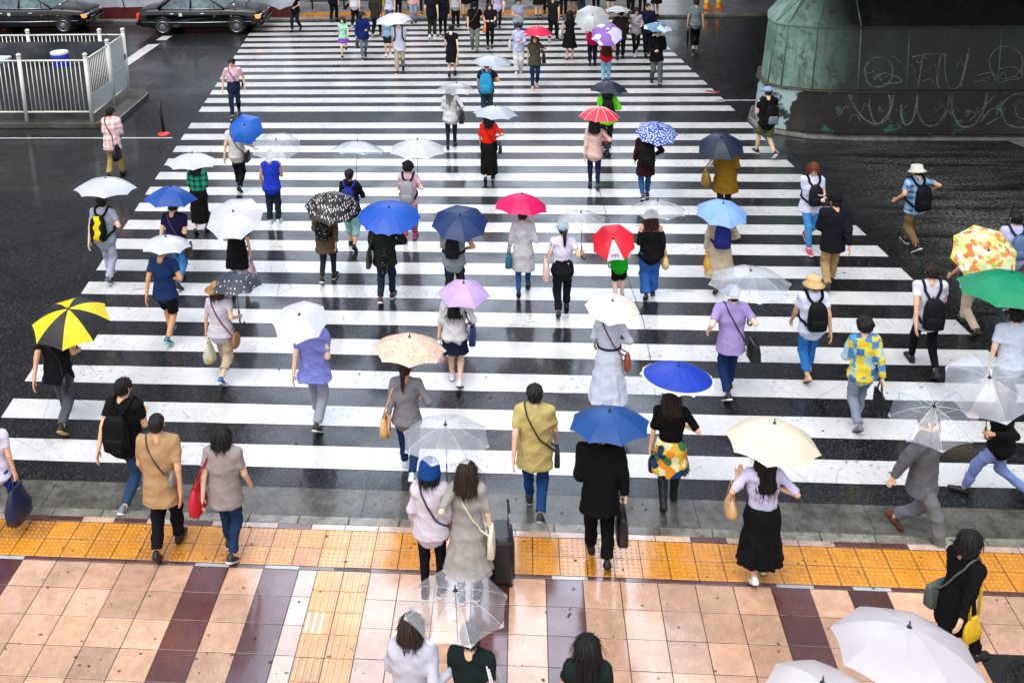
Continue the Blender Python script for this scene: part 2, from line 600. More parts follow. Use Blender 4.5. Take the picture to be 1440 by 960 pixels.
HAIRS = {}
def hair_template(style, hatted=False):
    key = (style, hatted)
    if key in HAIRS: return HAIRS[key]
    f = Fld((-.2, -.26, -.5), (.2, .16, .17), .0095)
    g = dict(short=.013, crop=.006, bob=.020, long=.018, pony=.012, bun=.012, shoulder=.020, curly=.032, bald=.002)[style]
    f.ell((0, -.016, .032), (.078 + g, .098 + g, .085 + g), 0)
    if style in ('short', 'crop', 'curly', 'bald'):
        f.ell((0, -.045, -.02), (.066 + g, .062 + g, .062), .02)
    if style == 'curly':
        for i in range(26):
            a, e = i*2.4, (i % 7)/7*1.3 - .15
            f.ell((.095*math.cos(a)*math.cos(e), -.03 + .1*math.sin(a)*math.cos(e), .035 + .1*math.sin(e)), (.032, .032, .032), .012)
    if style in ('bob', 'shoulder', 'long'):
        zl = dict(bob=-.10, shoulder=-.20, long=-.36)[style]
        for a in (-90, -130, -50, -165, -15, -200, 20):
            c, s_ = math.cos(R(a)), math.sin(R(a))
            zz = zl*(1 if -170 < a < -10 else .72)
            w = .082 if style != 'long' else .078
            b = (c*w*(1.12 if style == 'bob' else 1.25), -.025 + s_*(.085 if style == 'bob' else .092), zz)
            f.cone((c*.07, -.015 + s_*.085, .02), b, .040, .030 if style == 'bob' else .036, .03)
    if style in ('pony', 'bun'):
        f.ell((0, -.045, -.025), (.066, .062, .058), .02)
    if style == 'pony':
        f.cone((0, -.105, .015), (0, -.135, -.04), .022, .032, .015)
        f.cone((0, -.135, -.04), (0, -.125, -.26), .034, .016, .02)
    if style == 'bun':
        f.ell((0, -.12, .055), (.042, .040, .040), .012)
    # the face stays free
    f.ell((0, .105, -.045), (.074, .085, .085), .0, True)
    if style not in ('bald',):
        f.ell((0, .115, .018), (.060, .05, .040), .0, True)
    if style in ('short', 'crop', 'bald', 'pony', 'bun'):
        for k in (-1, 1): f.ell((k*.098, .0, -.012), (.034, .034, .044), 0, True)
    V, Q = field_mesh(f)
    r = np.random.RandomState(len(style)*7)
    n = normals(V, Q)
    th = np.arctan2(V[:, 0], -V[:, 1])
    amp = dict(short=.0055, crop=.002, bob=.005, long=.007, pony=.0025, bun=.002, shoulder=.005, curly=.004, bald=.0)[style]
    d = np.sin(th*17 + 9*V[:, 2] + 1.2*np.sin(22*V[:, 2])) + .6*np.sin(th*31 + 25*V[:, 2])
    if style in ('short', 'curly'): d = d + .9*np.sin(70*V[:, 0] + 40*V[:, 2] + 2*np.sin(40*V[:, 1]))*np.sin(65*V[:, 1] + 20*V[:, 0]) + .6*np.sin(120*V[:, 0] + 90*V[:, 1] - 60*V[:, 2])
    V = (V + n*(amp*d)[:, None]).astype(np.float32)
    # loose locks lying over the mass and breaking its outline
    cnt = dict(short=420, crop=160, curly=300, bald=0, bob=420, long=520, shoulder=480, pony=300, bun=260)[style]
    if cnt:
        n = normals(V, Q)
        ii = r.choice(len(V), cnt)
        ii = ii[~((V[ii, 1] > .055) & (V[ii, 2] < .05))]
        if hatted: ii = ii[V[ii, 2] < -.045]
        SV, SF = [], []
        ln = dict(short=.045, crop=.022, curly=.03, bob=.085, long=.13, shoulder=.11, pony=.06, bun=.05)[style]
        for i in ii:
            v, nn = V[i], n[i]
            rad_ = np.array((v[0], v[1] + .03, 0))
            rad_ = rad_/(np.linalg.norm(rad_) + 1e-6)
            t = np.array((0, 0, -1.0)) + rad_*max(nn[2], 0)*1.6 + r.normal(0, .28, 3)
            t = t - nn*t.dot(nn); t = t/(np.linalg.norm(t) + 1e-6)
            sdv = np.cross(nn, t)
            L_ = ln*r.uniform(.5, 1.2); w_ = r.uniform(.002, .0045); lift = r.uniform(.001, .007)
            b0 = len(V) + len(SV)
            for k, (f_, ww) in enumerate(((0, .5), (.35, 1), (.7, .8), (1, .15))):
                c_ = v + t*L_*f_ + nn*(lift*(4*f_*(1 - f_)*.8 + f_*.6) + .0008) + np.array((0, 0, -.35*L_*f_*f_*max(nn[2], 0)))
                SV += [c_ - sdv*w_*ww, c_ + sdv*w_*ww]
                if k: SF.append((b0 + 2*k - 2, b0 + 2*k - 1, b0 + 2*k + 1, b0 + 2*k))
        V = np.concatenate([V, np.array(SV, np.float32)]); Q = np.concatenate([Q, np.array(SF, np.int32)])
    HAIRS[key] = np_mesh('hair', V, Q)
    HAIRS[key].materials.append(None)
    return HAIRS[key]

HATS = {}
def hat_template(kind):
    if kind in HATS: return HATS[kind]
    m = MB()
    if kind == 'cap':
        m.lathe((0, -.012, .02), [(.100, -.005), (.101, .02), (.098, .05), (.083, .078), (.05, .097), (.012, .104), (0, .104)], 20, 1, 1.17)
        vs, fs = [], []
        for i in range(9):
            a = R(35 + 110*i/8)
            for rr, zz in ((.094, .02), (.135, .016), (.168, .004)):
                vs.append((rr*.92*math.cos(a), -.012 + rr*1.12*math.sin(a), zz + .006))
        for rr0 in (0,):
            k = len(vs)
            vs += [(x, y, z - .006) for x, y, z in vs]
            for i in range(8):
                for j in range(2):
                    a, b = i*3 + j, i*3 + 3 + j
                    fs += [(a, a+1, b+1, b), (k+b, k+b+1, k+a+1, k+a)]
                fs.append((i*3+2, k+i*3+2, k+i*3+5, i*3+5))
        m.add(vs, fs)
        m.lathe((0, -.012, .123), [(.009, 0), (.006, .006), (0, .007)], 8)
    elif kind in ('bucket', 'straw'):
        br = .155 if kind == 'bucket' else .185
        m.lathe((0, -.012, .018), [(br - .004, -.030 if kind == 'bucket' else -.008), (br, -.024 if kind == 'bucket' else -.002), (.104, .018), (.100, .05), (.096, .085), (.085, .099), (.05, .105), (0, .106)], 24, 1, 1.13)
        m.lathe((0, -.012, .018), [(.096, .012), (br - .004, -.030 if kind == 'bucket' else -.008)], 24, 1, 1.13)
    elif kind == 'cloche':
        m.lathe((0, -.012, .0), [(.112, -.035), (.108, -.01), (.102, .03), (.096, .08), (.075, .115), (.04, .132), (0, .136)], 24, 1, 1.15)
        m.lathe((0, -.012, .0), [(.100, -.03), (.112, -.035)], 24, 1, 1.15)
    o = m.build('hat', plain('hat', '#888888'), None, True)
    me = o.data
    bpy.data.objects.remove(o)
    HATS[kind] = me
    return me

HEAD = head_template()
HAND = {g: hand_template(g) for g in (False, True)}
SHOE = {}
def shoe_mesh(kind):
    if kind not in SHOE:
        V, Q, mi = shoe_template(kind)
        me = np_mesh('shoe', V, Q, True, (), None)
        me.materials.append(None); me.materials.append(None)
        me.polygons.foreach_set('material_index', mi)
        SHOE[kind] = me
    return SHOE[kind]

def ik(a, b, l1, l2, hint):
    a, b = Vector(a), Vector(b)
    d = b - a
    L = d.length
    mx = (l1 + l2)*.995
    if L > mx:
        b = a + d*(mx/L); d = b - a; L = mx
    c = (l1*l1 - l2*l2 + L*L)/(2*L)
    hh = math.sqrt(max(l1*l1 - c*c, 0))
    n = d/L
    u = Vector(hint) - n*Vector(hint).dot(n)
    u.normalize()
    return a + n*c + u*hh, b

def frame(xa, ya, za, p):
    return Matrix(((xa.x, ya.x, za.x, p.x), (xa.y, ya.y, za.y, p.y), (xa.z, ya.z, za.z, p.z), (0, 0, 0, 1)))

def xf(M, V):
    A = np.array(M, np.float32)
    return V @ A[:3, :3].T + A[:3, 3]

SKINS = ['#e0b596', '#d8a888', '#e6c0a4', '#cc9a78']
PEOPLE = []

class Person:
    pass

def person(label, foot=None, head=None, h=1.66, hd=0, sex='f', gait='walk', step=.25, lead=1, lean=4, skin=None,
           hair=('short', '#15110f'), top=('tee', '#888888'), bot=('trousers', '#333340'), shoes=('sneaker', '#333333', '#dddddd'),
           hat=None, arms=('s', 's'), look=None, base=0.0, loc=None, group='people on the crossing', res=None, boots=None, belt=None, apex=None):
    p = Person()
    p.h, p.base = h, base
    if look is None: look = (rnd.uniform(-16, 16), rnd.uniform(-14, 0))
    s = p.s = h/1.7
    if loc is None:
        loc = at(*foot, base) if foot else at(*head, base + h)
        loc = Vector((loc.x, loc.y, base))
    loc = Vector(loc)
    root = p.root = empty('person', loc, hd, label, 'person', group)
    p.M = Matrix.Translation(loc) @ Matrix.Rotation(-R(hd), 4, 'Z')
    p.Mi = p.M.inverted()
    near = loc.y < 22
    H = res or (.0135 if loc.y < 16 else .016 if near else .020)
    sd = len(PEOPLE)*13 + 5
    rr = random.Random(sd)
    skin = lin(skin or SKINS[sd % 4])
    m = sex == 'm'
    hx, shx = .086*s, (.178 if m else .160)*s
    # --- legs
    d = step*s
    if gait == 'stand': ank = {1: (hx, .03*s, .085*s, 0), -1: (-hx, -.03*s, .085*s, 0)}
    elif gait == 'run': ank = {lead: (lead*hx*.8, d*.7, .085*s, 0), -lead: (-lead*hx, -d*1.7, .40*s, -70)}
    else: ank = {lead: (lead*hx*.85, d, .085*s, 4), -lead: (-lead*hx*.9, -d*1.05, (.085 + .33*step)*s, -22 - 60*step)}
    hz = .905*s
    for k, a in ank.items():
        hz = min(hz, a[2] + math.sqrt(max((.810*s)**2 - a[1]**2, .2*s*s)))
    sl, cl = math.sin(R(lean)), math.cos(R(lean))
    T = p.T = lambda z, y=0.0, x=0.0: Vector((x*s, sl*z*s + y*s, hz + cl*z*s))
    leg = {}
    for k in (1, -1):
        hip = Vector((k*hx, 0, hz))
        ft = Vector(ank[k][:3])
        kn, ft = ik(hip, ft, .415*s, .405*s, (k*.05, 1, 0))
        leg[k] = (hip, kn, ft, ank[k][3])
    # --- arms
    zs = .495
    arm = {}
    hold = None
    if apex:                                        # where the open umbrella's crown has to be, and a grip right below it
        rd = ray(*apex)
        best = None
        for i in range(17):
            zz = base + h + .11 + .02*i
            q = p.Mi @ (CAMP + rd*((zz - CH)/rd.z))
            sc = abs(q.y - .13) + .12*i*.02
            if best is None or sc < best: best, hold, p.uz = sc, q, zz
    for k, a in ((-1, arms[0]), (1, arms[1])):
        S = T(zs, 0, k*shx/s)
        grip = False
        up = None
        if isinstance(a, tuple):
            W = T(a[2], a[1], a[0]*k); grip = len(a) > 3 and a[3]
            if grip: up = Vector((0, .1, 1))
        elif a == 's':
            sw = (-1 if k == lead else 1)*(26 if gait != 'run' else 48)*(step/.25)
            if gait == 'stand': sw = 4
            L = (.545 if sw < 0 else .525)*s
            W = S + Vector((k*.055*s, L*math.sin(R(sw)), -L*math.cos(R(sw))))
        elif a == 'c': W = S + Vector((k*.09*s, -.02*s, -.545*s)); grip = True
        elif a == 'b': W = T(.20, .30, k*.10); grip = True
        elif a == 'x': W = T(.26, .20, -k*.02)
        elif a == 'up': W = T(.46, .17, k*.13); grip = True
        elif a == 'u': W = T(.27, .235, k*.135); grip = True; up = Vector((0, .1, 1))
        hint = (k*.55, -1, -.25) if a not in ('s',) else (k*.3, -1, 0)
        if hold is not None and (a == 'u' or (isinstance(a, tuple) and grip)):
            gz = min(max(hold.z - .74, hz + .12*s), hz + .30*s)
            gx = min(max(hold.x*k, -.06*s), .34*s)*k
            gy = min(max(hold.y, .13*s), .40*s)
            W = Vector((gx + k*.03, gy - .07, gz)); up = Vector((0, .05, 1)); grip = True; hold = None
        if grip and up is not None: hint = (k*.6, -.45, -1)
        E, W = ik(S, W, .285*s, .260*s, hint)
        arm[k] = (S, E, W, grip, up)
    p.arm, p.leg, p.hz, p.hx = arm, leg, hz, hx
    # --- torso outline shared by body and clothes
    if m: WD = [(-.03, .165, .118), (.15, .142, .105), (.34, .168, .118)]
    else: WD = [(-.03, .172, .122), (.16, .126, .098), (.34, .150, .114)]
    def torso(f, e, k=.04, low=0.0):
        rows = [(WD[0][0], WD[0][1] - low, WD[0][2] - low)] + WD[1:]
        for (z0, w0, d0), (z1, w1, d1) in zip(rows[:-1], rows[1:]):
            qa = ((w0 + e)/(d0 + e) + (w1 + e)/(d1 + e))/2
            f.cone(T(z0), T(z1), (w0 + e)*s, (w1 + e)*s, k, qa)
        f.cone(T(.34), T(.42), (rows[2][1] + e)*s, (rows[2][1] - .03 + e)*s, k, 1.5)
        f.cone(T(.465, -.012, -.10), T(.465, -.012, .10), (.066 + e)*s, (.066 + e)*s, k)
        for kk in (-1, 1):
            f.cone(T(.535, -.025), T(.485, -.008, kk*shx*.8/s), (.050 + e*.6)*s, (.050 + e)*s, .05)
    ar = (.047, .039, .036, .026) if m else (.040, .033, .031, .0225)
    lr = (.078, .056, .050, .036) if m else (.080, .054, .048, .033)
    # --- body: one closed skin from head to ankle
    lo, hi = (-.62*s - .05, -.75*s, -.05), (.62*s + .05, .75*s, h*.97)
    f = Fld(lo, hi, max(H, .0145))
    torso(f, -.028)
    for k in (1, -1):
        S, E, W, _, _ = arm[k]
        f.cone(S, E, ar[0]*1.1*s, ar[1]*s, .03); f.cone(E, W, ar[2]*s, ar[3]*s, .012)
        a, b, c, _ = leg[k]
        cv = .80 if bot and bot[0] in ('trousers', 'jeans', 'slim', 'wide') else 1.0
        f.cone(a, b, lr[0]*.9*s, lr[1]*cv*s, .03); f.cone(b, b.lerp(c, .3), lr[1]*.93*cv*s, lr[2]*1.06*cv*s, .02); f.cone(b.lerp(c, .3), c, lr[2]*1.06*cv*s, lr[3]*s, .02)
    f.cone(T(.50, -.02), T(.62, .0), .056*s, .050*s, .04)
    V, Q = field_mesh(f)
    hs = .35 + .65*s if s < .9 else .98*min(max(s, .95), 1.04)
    hc = T(.52, -.02) + Vector((0, .025*hs + sl*.1, .172*hs))
    HM = p.HM = Matrix.Translation(hc) @ Matrix.Rotation(R(-look[0]), 4, 'Z') @ Matrix.Rotation(R(look[1]), 4, 'X') @ Matrix.Scale(hs, 4)
    Vs, Qs, Cs = [V], [Q], [np.ones((len(V), 4), np.float32)]
    n0 = len(V)
    Vs.append(xf(HM, HEAD[0])); Qs.append(HEAD[1] + n0); Cs.append(HEAD[2]); n0 += len(HEAD[0])
    p.hand = {}
    for k in (1, -1):
        S, E, W, grip, up = arm[k]
        Z = (E - W).normalized()
        Y = up or (Vector((0, 1, .2)) if not grip else Vector((0, 1, .1)))
        Y = (Y - Z*Y.dot(Z))
        if Y.length < 1e-3: Y = Z.orthogonal()
        Y.normalize()
        X = Y.cross(Z)
        F = frame(X, Y, Z, W) @ Matrix.Scale(hs, 4)
        hv, hq = HAND[bool(grip)]
        hv = hv.copy()
        if k == -1:
            hv[:, 0] *= -1; hq = hq[:, ::-1]
        Vs.append(xf(F, hv)); Qs.append(hq + n0); n0 += len(hv)
        Cs.append(np.ones((len(hv), 4), np.float32))
        p.hand[k] = F @ Vector((-k*.036, 0, -.075))
    C = np.concatenate(Cs); C[:, :3] *= np.array(skin, np.float32)
    mesh_obj('body', np_mesh('body', np.concatenate(Vs), np.concatenate(Qs), True, (skin_mat(),), None, C), root)
    # --- clothes
    tk, tc = top[0], top[1]
    to = top[2] if len(top) > 2 else {}
    e = .72*to.get('ease', {'tee': .018, 'shirt': .022, 'long': .018, 'jacket': .034, 'coat': .036, 'vest': .02, 'dress': .016, 'tunic': .03, 'tank': .012}[tk])
    p.e = e
    f = Fld((-.62*s - .05, -.75*s, .02), (.62*s + .05, .75*s, h*.94), H)
    hem = to.get('hem', {'tee': -.06, 'shirt': -.10, 'long': -.06, 'jacket': -.16, 'coat': -.42, 'vest': -.06, 'dress': .10, 'tunic': -.30, 'tank': 0}[tk])
    fl = to.get('flare', .02)
    tucked = hem >= -.03 and tk != 'dress'
    torso(f, e, .04, .045 if tucked else 0.0)
    bee = {'slim': .010, 'jeans': .016, 'trousers': .022, 'wide': .045, 'shorts': .032, 'capri': .03}.get(bot[0] if bot else '', 0)
    w0, d0 = max(WD[0][1] + e, hx/s + lr[0] + bee*.8 + .016), WD[0][2] + e + .012
    if hem < -.03:
        f.cone(T(.04), Vector((0, T(-.02).y, hz + hem*s)), (w0 - .012)*s, (w0 + fl)*s, .03, w0/d0, (0, 1, 0), True)
    sleeve = to.get('sleeve', {'tee': .62, 'shirt': .75, 'long': 2, 'jacket': 2, 'coat': 2, 'vest': 0, 'dress': .6, 'tunic': 2, 'tank': 0}[tk])
    for k in (1, -1):
        S, E, W, _, _ = arm[k]
        b = .012 if tk in ('jacket', 'coat') else 0
        if sleeve > 0:
            fr = min(sleeve, 1)
            f.cone(S, S.lerp(E, fr), (ar[0]*1.12 + .013 + b)*s, (ar[1] + .022 + b)*s, .03, cut=sleeve < 1)
            if sleeve > 1:
                f.cone(E, E.lerp(W, min(sleeve - 1, .97)), (ar[2] + .020 + b)*s, (ar[3] + .014 + b)*s, .015, cut=True)
    if tk in ('shirt', 'jacket', 'coat') or to.get('collar'):
        f.cone(T(.50, -.022), T(.545, -.012), .066*s, .066*s, .015, 1, (0, 1, 0), True)
    if to.get('hood'):
        f.ell(T(.51, -.10), (.10*s, .07*s, .06*s), .03)
    if tk == 'dress' and to.get('skirt'):
        zl = to['skirt']; fl2 = to.get('flare', .10)
        f.cone(T(.10), T(-.06), .15*s, (.185)*s, .03, 1.3)
        f.cone(T(-.06), Vector((0, -.06*s, hz + zl*s)), .187*s, (.19 + fl2)*s, .03, 1.12, (0, 1, 0), True)
    if 'cut' in to: f.plane(T(to['cut']), (0, 0, 1))
    V, Q = field_mesh(f)
    V = wrinkle(V, Q, to.get('fold', .007 if e > .025 else .0055)*(.8 + .4*s)*(1 if near else 1.2), sd, .8, 1/s)
    if tk == 'dress' or hem < -.25:
        w = np.clip((hz + .05*s - V[:, 2])/(.6*s), 0, 1)
        th = np.arctan2(V[:, 0], V[:, 1])
        rad = 1 + w*.04*np.sin(9*th + sd) + w*.025*np.sin(15*th + 2*sd)
        V[:, 0] *= rad; V[:, 1] *= rad
    tm = cloth(tc, to.get('kind', 'plain'), to.get('c2', '#ffffff'))
    nm = {'tee': 't_shirt', 'shirt': 'shirt', 'long': 'blouse', 'jacket': 'jacket', 'coat': 'coat', 'vest': 'vest', 'dress': 'dress', 'tunic': 'tunic', 'tank': 'top'}[tk]
    p.topf = f
    mesh_obj(nm, np_mesh(nm, V, Q, True, (tm,)), root)
    if belt:
        b = MB()
        pts = []
        for i in range(25):
            a = 2*math.pi*i/24
            q = T(.135, 0, 0)
            pts.append(q + Vector((math.cos(a)*.17*s, math.sin(a)*.14*s, 0)))
        b.tube(f.snap(pts, .004), .016*s, 6, False)
        b.build('belt', cloth(belt), root, True)
    # --- legs wear
    if bot:
        bk, bc = bot[0], bot[1]
        bo = bot[2] if len(bot) > 2 else {}
        f = Fld((-.5*s, -.8*s, .01), (.5*s, .65*s, hz + .28*s), H)
        if bk in ('skirt', 'long_skirt'):
            zl = bo.get('len', -.38 if bk == 'skirt' else -.70); fl2 = bo.get('flare', .05)
            f.cone(T(.13), T(-.03), (WD[1][1] + e + .030 if tucked else .115)*s, (.205 if tucked else .180)*s, .02, 1.22 if tucked else 1.32)
            f.cone(T(-.03), Vector((0, -.02*s, hz + zl*s)), .185*s, (.185 + fl2)*s, .03, 1.3, (0, 1, 0), True)
            if tucked: f.plane(T(.115), (0, 0, 1))
            if bk == 'long_skirt': f.cone(T(-.1), Vector((0, ank[lead][1]*.3, hz + zl*s)), .17*s, (.16 + fl2)*s, .03, 1.2, (0, 1, 0), True)
        else:
            ee = {'slim': .010, 'jeans': .016, 'trousers': .022, 'wide': .045, 'shorts': .032, 'capri': .03}[bk]
            f.cone(T(.12), T(-.02), (WD[1][1] + (e + .014 if tucked else -.014))*s, (WD[0][1] + (e + .014 if tucked else .0))*s, .02, 1.3 if tucked else 1.4)
            cuff = {'slim': .012, 'jeans': .022, 'trousers': .032, 'wide': .06, 'shorts': .045, 'capri': .04}[bk]
            fr = bo.get('len', {'shorts': .92, 'capri': 1.55}.get(bk, 1.92))
            for k in (1, -1):
                a, b, c, _ = leg[k]
                f.cone(a, a.lerp(b, min(fr, 1)), (lr[0] + ee*.8)*s, (lr[1] + ee)*s, .035, cut=fr < 1)
                if fr > 1:
                    f.cone(b, b.lerp(c, fr - 1), (lr[1] + ee)*s, (lr[3] + cuff)*s, .02, cut=True)
        V, Q = field_mesh(f)
        V = wrinkle(V, Q, .0055*(.8 + .4*s)*(1 if near else 1.2)*(.5 if bk == 'slim' else 1), sd + 3, .45 if bk not in ('skirt', 'long_skirt') else .9, 1/s)
        if bk in ('skirt', 'long_skirt'):
            w = np.clip((hz - V[:, 2])/(.5*s), 0, 1)
            th = np.arctan2(V[:, 0], V[:, 1])
            rad = 1 + w*.05*np.sin(11*th + sd) + w*.03*np.sin(17*th + 2*sd)
            V[:, 0] *= rad; V[:, 1] *= rad
        nb = {'skirt': 'skirt', 'long_skirt': 'skirt', 'shorts': 'shorts'}.get(bk, 'trousers')
        mesh_obj(nb, np_mesh(nb, V, Q, True, (cloth(bc, bo.get('kind', 'plain'), bo.get('c2', '#ffffff')),)), root)
    # --- shoes
    sm = (plain('shoe_upper', shoes[1], .6), plain('shoe_sole', shoes[2], .7))
    for k in (1, -1):
        c, pit = leg[k][2], leg[k][3]
        F = Matrix.Translation(c) @ Matrix.Rotation(R(-6*k), 4, 'Z') @ Matrix.Rotation(R(pit), 4, 'X') @ Matrix.Scale(s*1.02, 4) @ Matrix.Translation((0, 0, -.082))
        mesh_obj('shoe', shoe_mesh(shoes[0]), root, sm, F)
        if boots:
            kn, an = leg[k][1], leg[k][2]
            g = Fld((-.4*s, -.8*s, 0), (.4*s, .6*s, .7*s), .014)
            g.cone(kn.lerp(an, .12), kn.lerp(an, .3), .060*s, .062*s, .01); g.cone(kn.lerp(an, .3), an, .062*s, .045*s, .01)
            g.plane(kn.lerp(an, .12), tuple((kn - an).normalized()))
            V, Q = field_mesh(g)
            mesh_obj('boot_shaft', np_mesh('boot_shaft', V, Q, True, (plain('boot', boots, .35),)), root)
    # --- hair and hat
    if hair:
        mesh_obj('hair', hair_template(hair[0], bool(hat)), root, hair_mat(hair[1]), HM)
    if hat:
        hn = {'cap': 'cap', 'bucket': 'hat', 'straw': 'straw_hat', 'cloche': 'knit_hat'}[hat[0]]
        mesh_obj(hn, hat_template(hat[0]), root, cloth(hat[1]), HM @ Matrix.Translation((0, 0, .004)) @ Matrix.Scale(1.16 if hat[0] == 'cloche' else 1.06, 4))
    p.shx = shx
    PEOPLE.append(p)
    return p
# ------------------------------------------------------------------ umbrellas
@cached
def canopy_mat(kind, col, col2='#ffffff', Rr=.5, opc=.32):
    t = NT('canopy')
    c, c2 = lin(col), lin(col2)
    o = t.obj()
    sx = t.n('SeparateXYZ', i_0=o); X, Y, Z = sx.outputs
    rad = t.math('SQRT', t.math('ADD', t.math('MULTIPLY', X, X), t.math('MULTIPLY', Y, Y)))
    fr = t.math('DIVIDE', rad, Rr)
    nz = t.noise(5, 3, .6, o)
    wet = t.noise(90, 2, .6, o)
    base = c
    if kind in ('clear', 'frost'):
        lw = t.n('LayerWeight'); lw.inputs['Blend'].default_value = .35
        drops = t.ramp(wet, [(.55, 0.0), (.66, 1.0)])
        bp = t.bump(t.math('ADD', wet, t.math('MULTIPLY', nz, 1.5)), .25, .01)
        g = t.n('BsdfGlossy'); g.inputs['Roughness'].default_value = .10; t.put(g.inputs['Normal'], bp)
        g.inputs['Color'].default_value = (1, 1, 1, 1)
        tr = t.n('BsdfTransparent'); tr.inputs[0].default_value = (.985, .99, 1, 1)
        df = t.n('BsdfDiffuse'); df.inputs[0].default_value = (*c, 1)
        tl = t.n('BsdfTranslucent'); tl.inputs[0].default_value = (*c, 1)
        ad = t.n('MixShader', i_0=.45); t.put(ad.inputs[1], df.outputs[0]); t.put(ad.inputs[2], tl.outputs[0])
        op = opc if kind == 'clear' else .90
        opn = t.math('MULTIPLY_ADD', drops, .05, op)
        opn = t.math('ADD', opn, t.math('MULTIPLY', t.math('GREATER_THAN', fr, .945), .4 if kind == 'clear' else .05))
        opn = t.math('MINIMUM', opn, .97)
        if kind == 'clear': opn = t.math('ADD', opn, t.math('MULTIPLY', t.ramp(nz, [(.4, 0.), (.7, 1.)]), .14))
        m1 = t.n('MixShader'); t.put(m1.inputs[0], opn); t.put(m1.inputs[1], tr.outputs[0]); t.put(m1.inputs[2], ad.outputs[0])
        gl = t.math('MULTIPLY_ADD', lw.outputs['Fresnel'], .55, .03)
        m2 = t.n('MixShader'); t.put(m2.inputs[0], gl); t.put(m2.inputs[1], m1.outputs[0]); t.put(m2.inputs[2], g.outputs[0])
        return t.end(m2.outputs[0])
    if kind == 'rings':
        base = t.mix(t.math('GREATER_THAN', t.math('FRACT', t.math('MULTIPLY', fr, 5.5)), .68), c, c2)
    elif kind == 'rim':
        base = t.mix(t.math('GREATER_THAN', fr, .90), c, c2)
    elif kind in ('dots', 'splash'):
        v = t.n('TexVoronoi'); t.put(v.inputs['Vector'], o)
        v.inputs['Scale'].default_value = 17 if kind == 'dots' else 30
        v.inputs['Randomness'].default_value = .35 if kind == 'dots' else 1
        base = t.mix(t.math('LESS_THAN', v.outputs['Distance'], .2 if kind == 'dots' else .42), c, c2)
    elif kind == 'flecks':
        mp = t.n('Mapping'); t.put(mp.inputs[0], o); mp.inputs['Scale'].default_value = (38, 11, 11); mp.inputs['Rotation'].default_value = (0, 0, .5)
        v = t.n('TexVoronoi'); t.put(v.inputs['Vector'], mp.outputs[0]); v.inputs['Scale'].default_value = 1; v.inputs['Randomness'].default_value = .5
        base = t.mix(t.math('LESS_THAN', v.outputs['Distance'], .34), c, c2)
    elif kind == 'lines':
        base = t.mix(t.math('GREATER_THAN', t.math('FRACT', t.math('MULTIPLY', t.math('ADD', X, t.math('MULTIPLY', Y, .4)), 42.)), .6), c, c2)
    elif kind == 'floral':
        v = t.n('TexVoronoi'); t.put(v.inputs['Vector'], o); v.inputs['Scale'].default_value = 15
        hcol = t.n('SeparateColor', i_0=v.outputs['Color']).outputs[0]
        base = t.ramp(hcol, [(0, lin('#f1ead0')), (.36, lin('#cfd86a')), (.5, lin('#f2efe0')), (.62, lin('#e8924f')), (.78, lin('#e2702f')), (.9, lin('#a8bf5a'))])
        base = t.mix(t.math('GREATER_THAN', fr, .92), base, lin('#d8d020'))
    elif kind == 'speckle':
        v = t.noise(34, 3, .7, o)
        base = t.mix(t.ramp(v, [(.54, 0.), (.62, 1.)]), c, c2)
        base = t.mix(t.math('GREATER_THAN', fr, .95), base, lin('#f4efe8'))
    elif kind == 'tint':
        base = t.mix(t.math('GREATER_THAN', t.noise(3.2, 1, .5, o), .5), c, c2)
    k = t.mix(1, base, t.ramp(nz, [(.3, .86), (.7, 1.06)]), 'MULTIPLY')
    b = t.bsdf(k, .42, t.bump(t.math('ADD', wet, t.math('MULTIPLY', nz, 2.)), .18, .006), 0, .45, link=False)
    tl = t.n('BsdfTranslucent'); t.put(tl.inputs[0], k)
    mx = t.n('MixShader', i_0=.20); t.put(mx.inputs[1], b.outputs[0]); t.put(mx.inputs[2], tl.outputs[0])
    return t.end(mx.outputs[0])

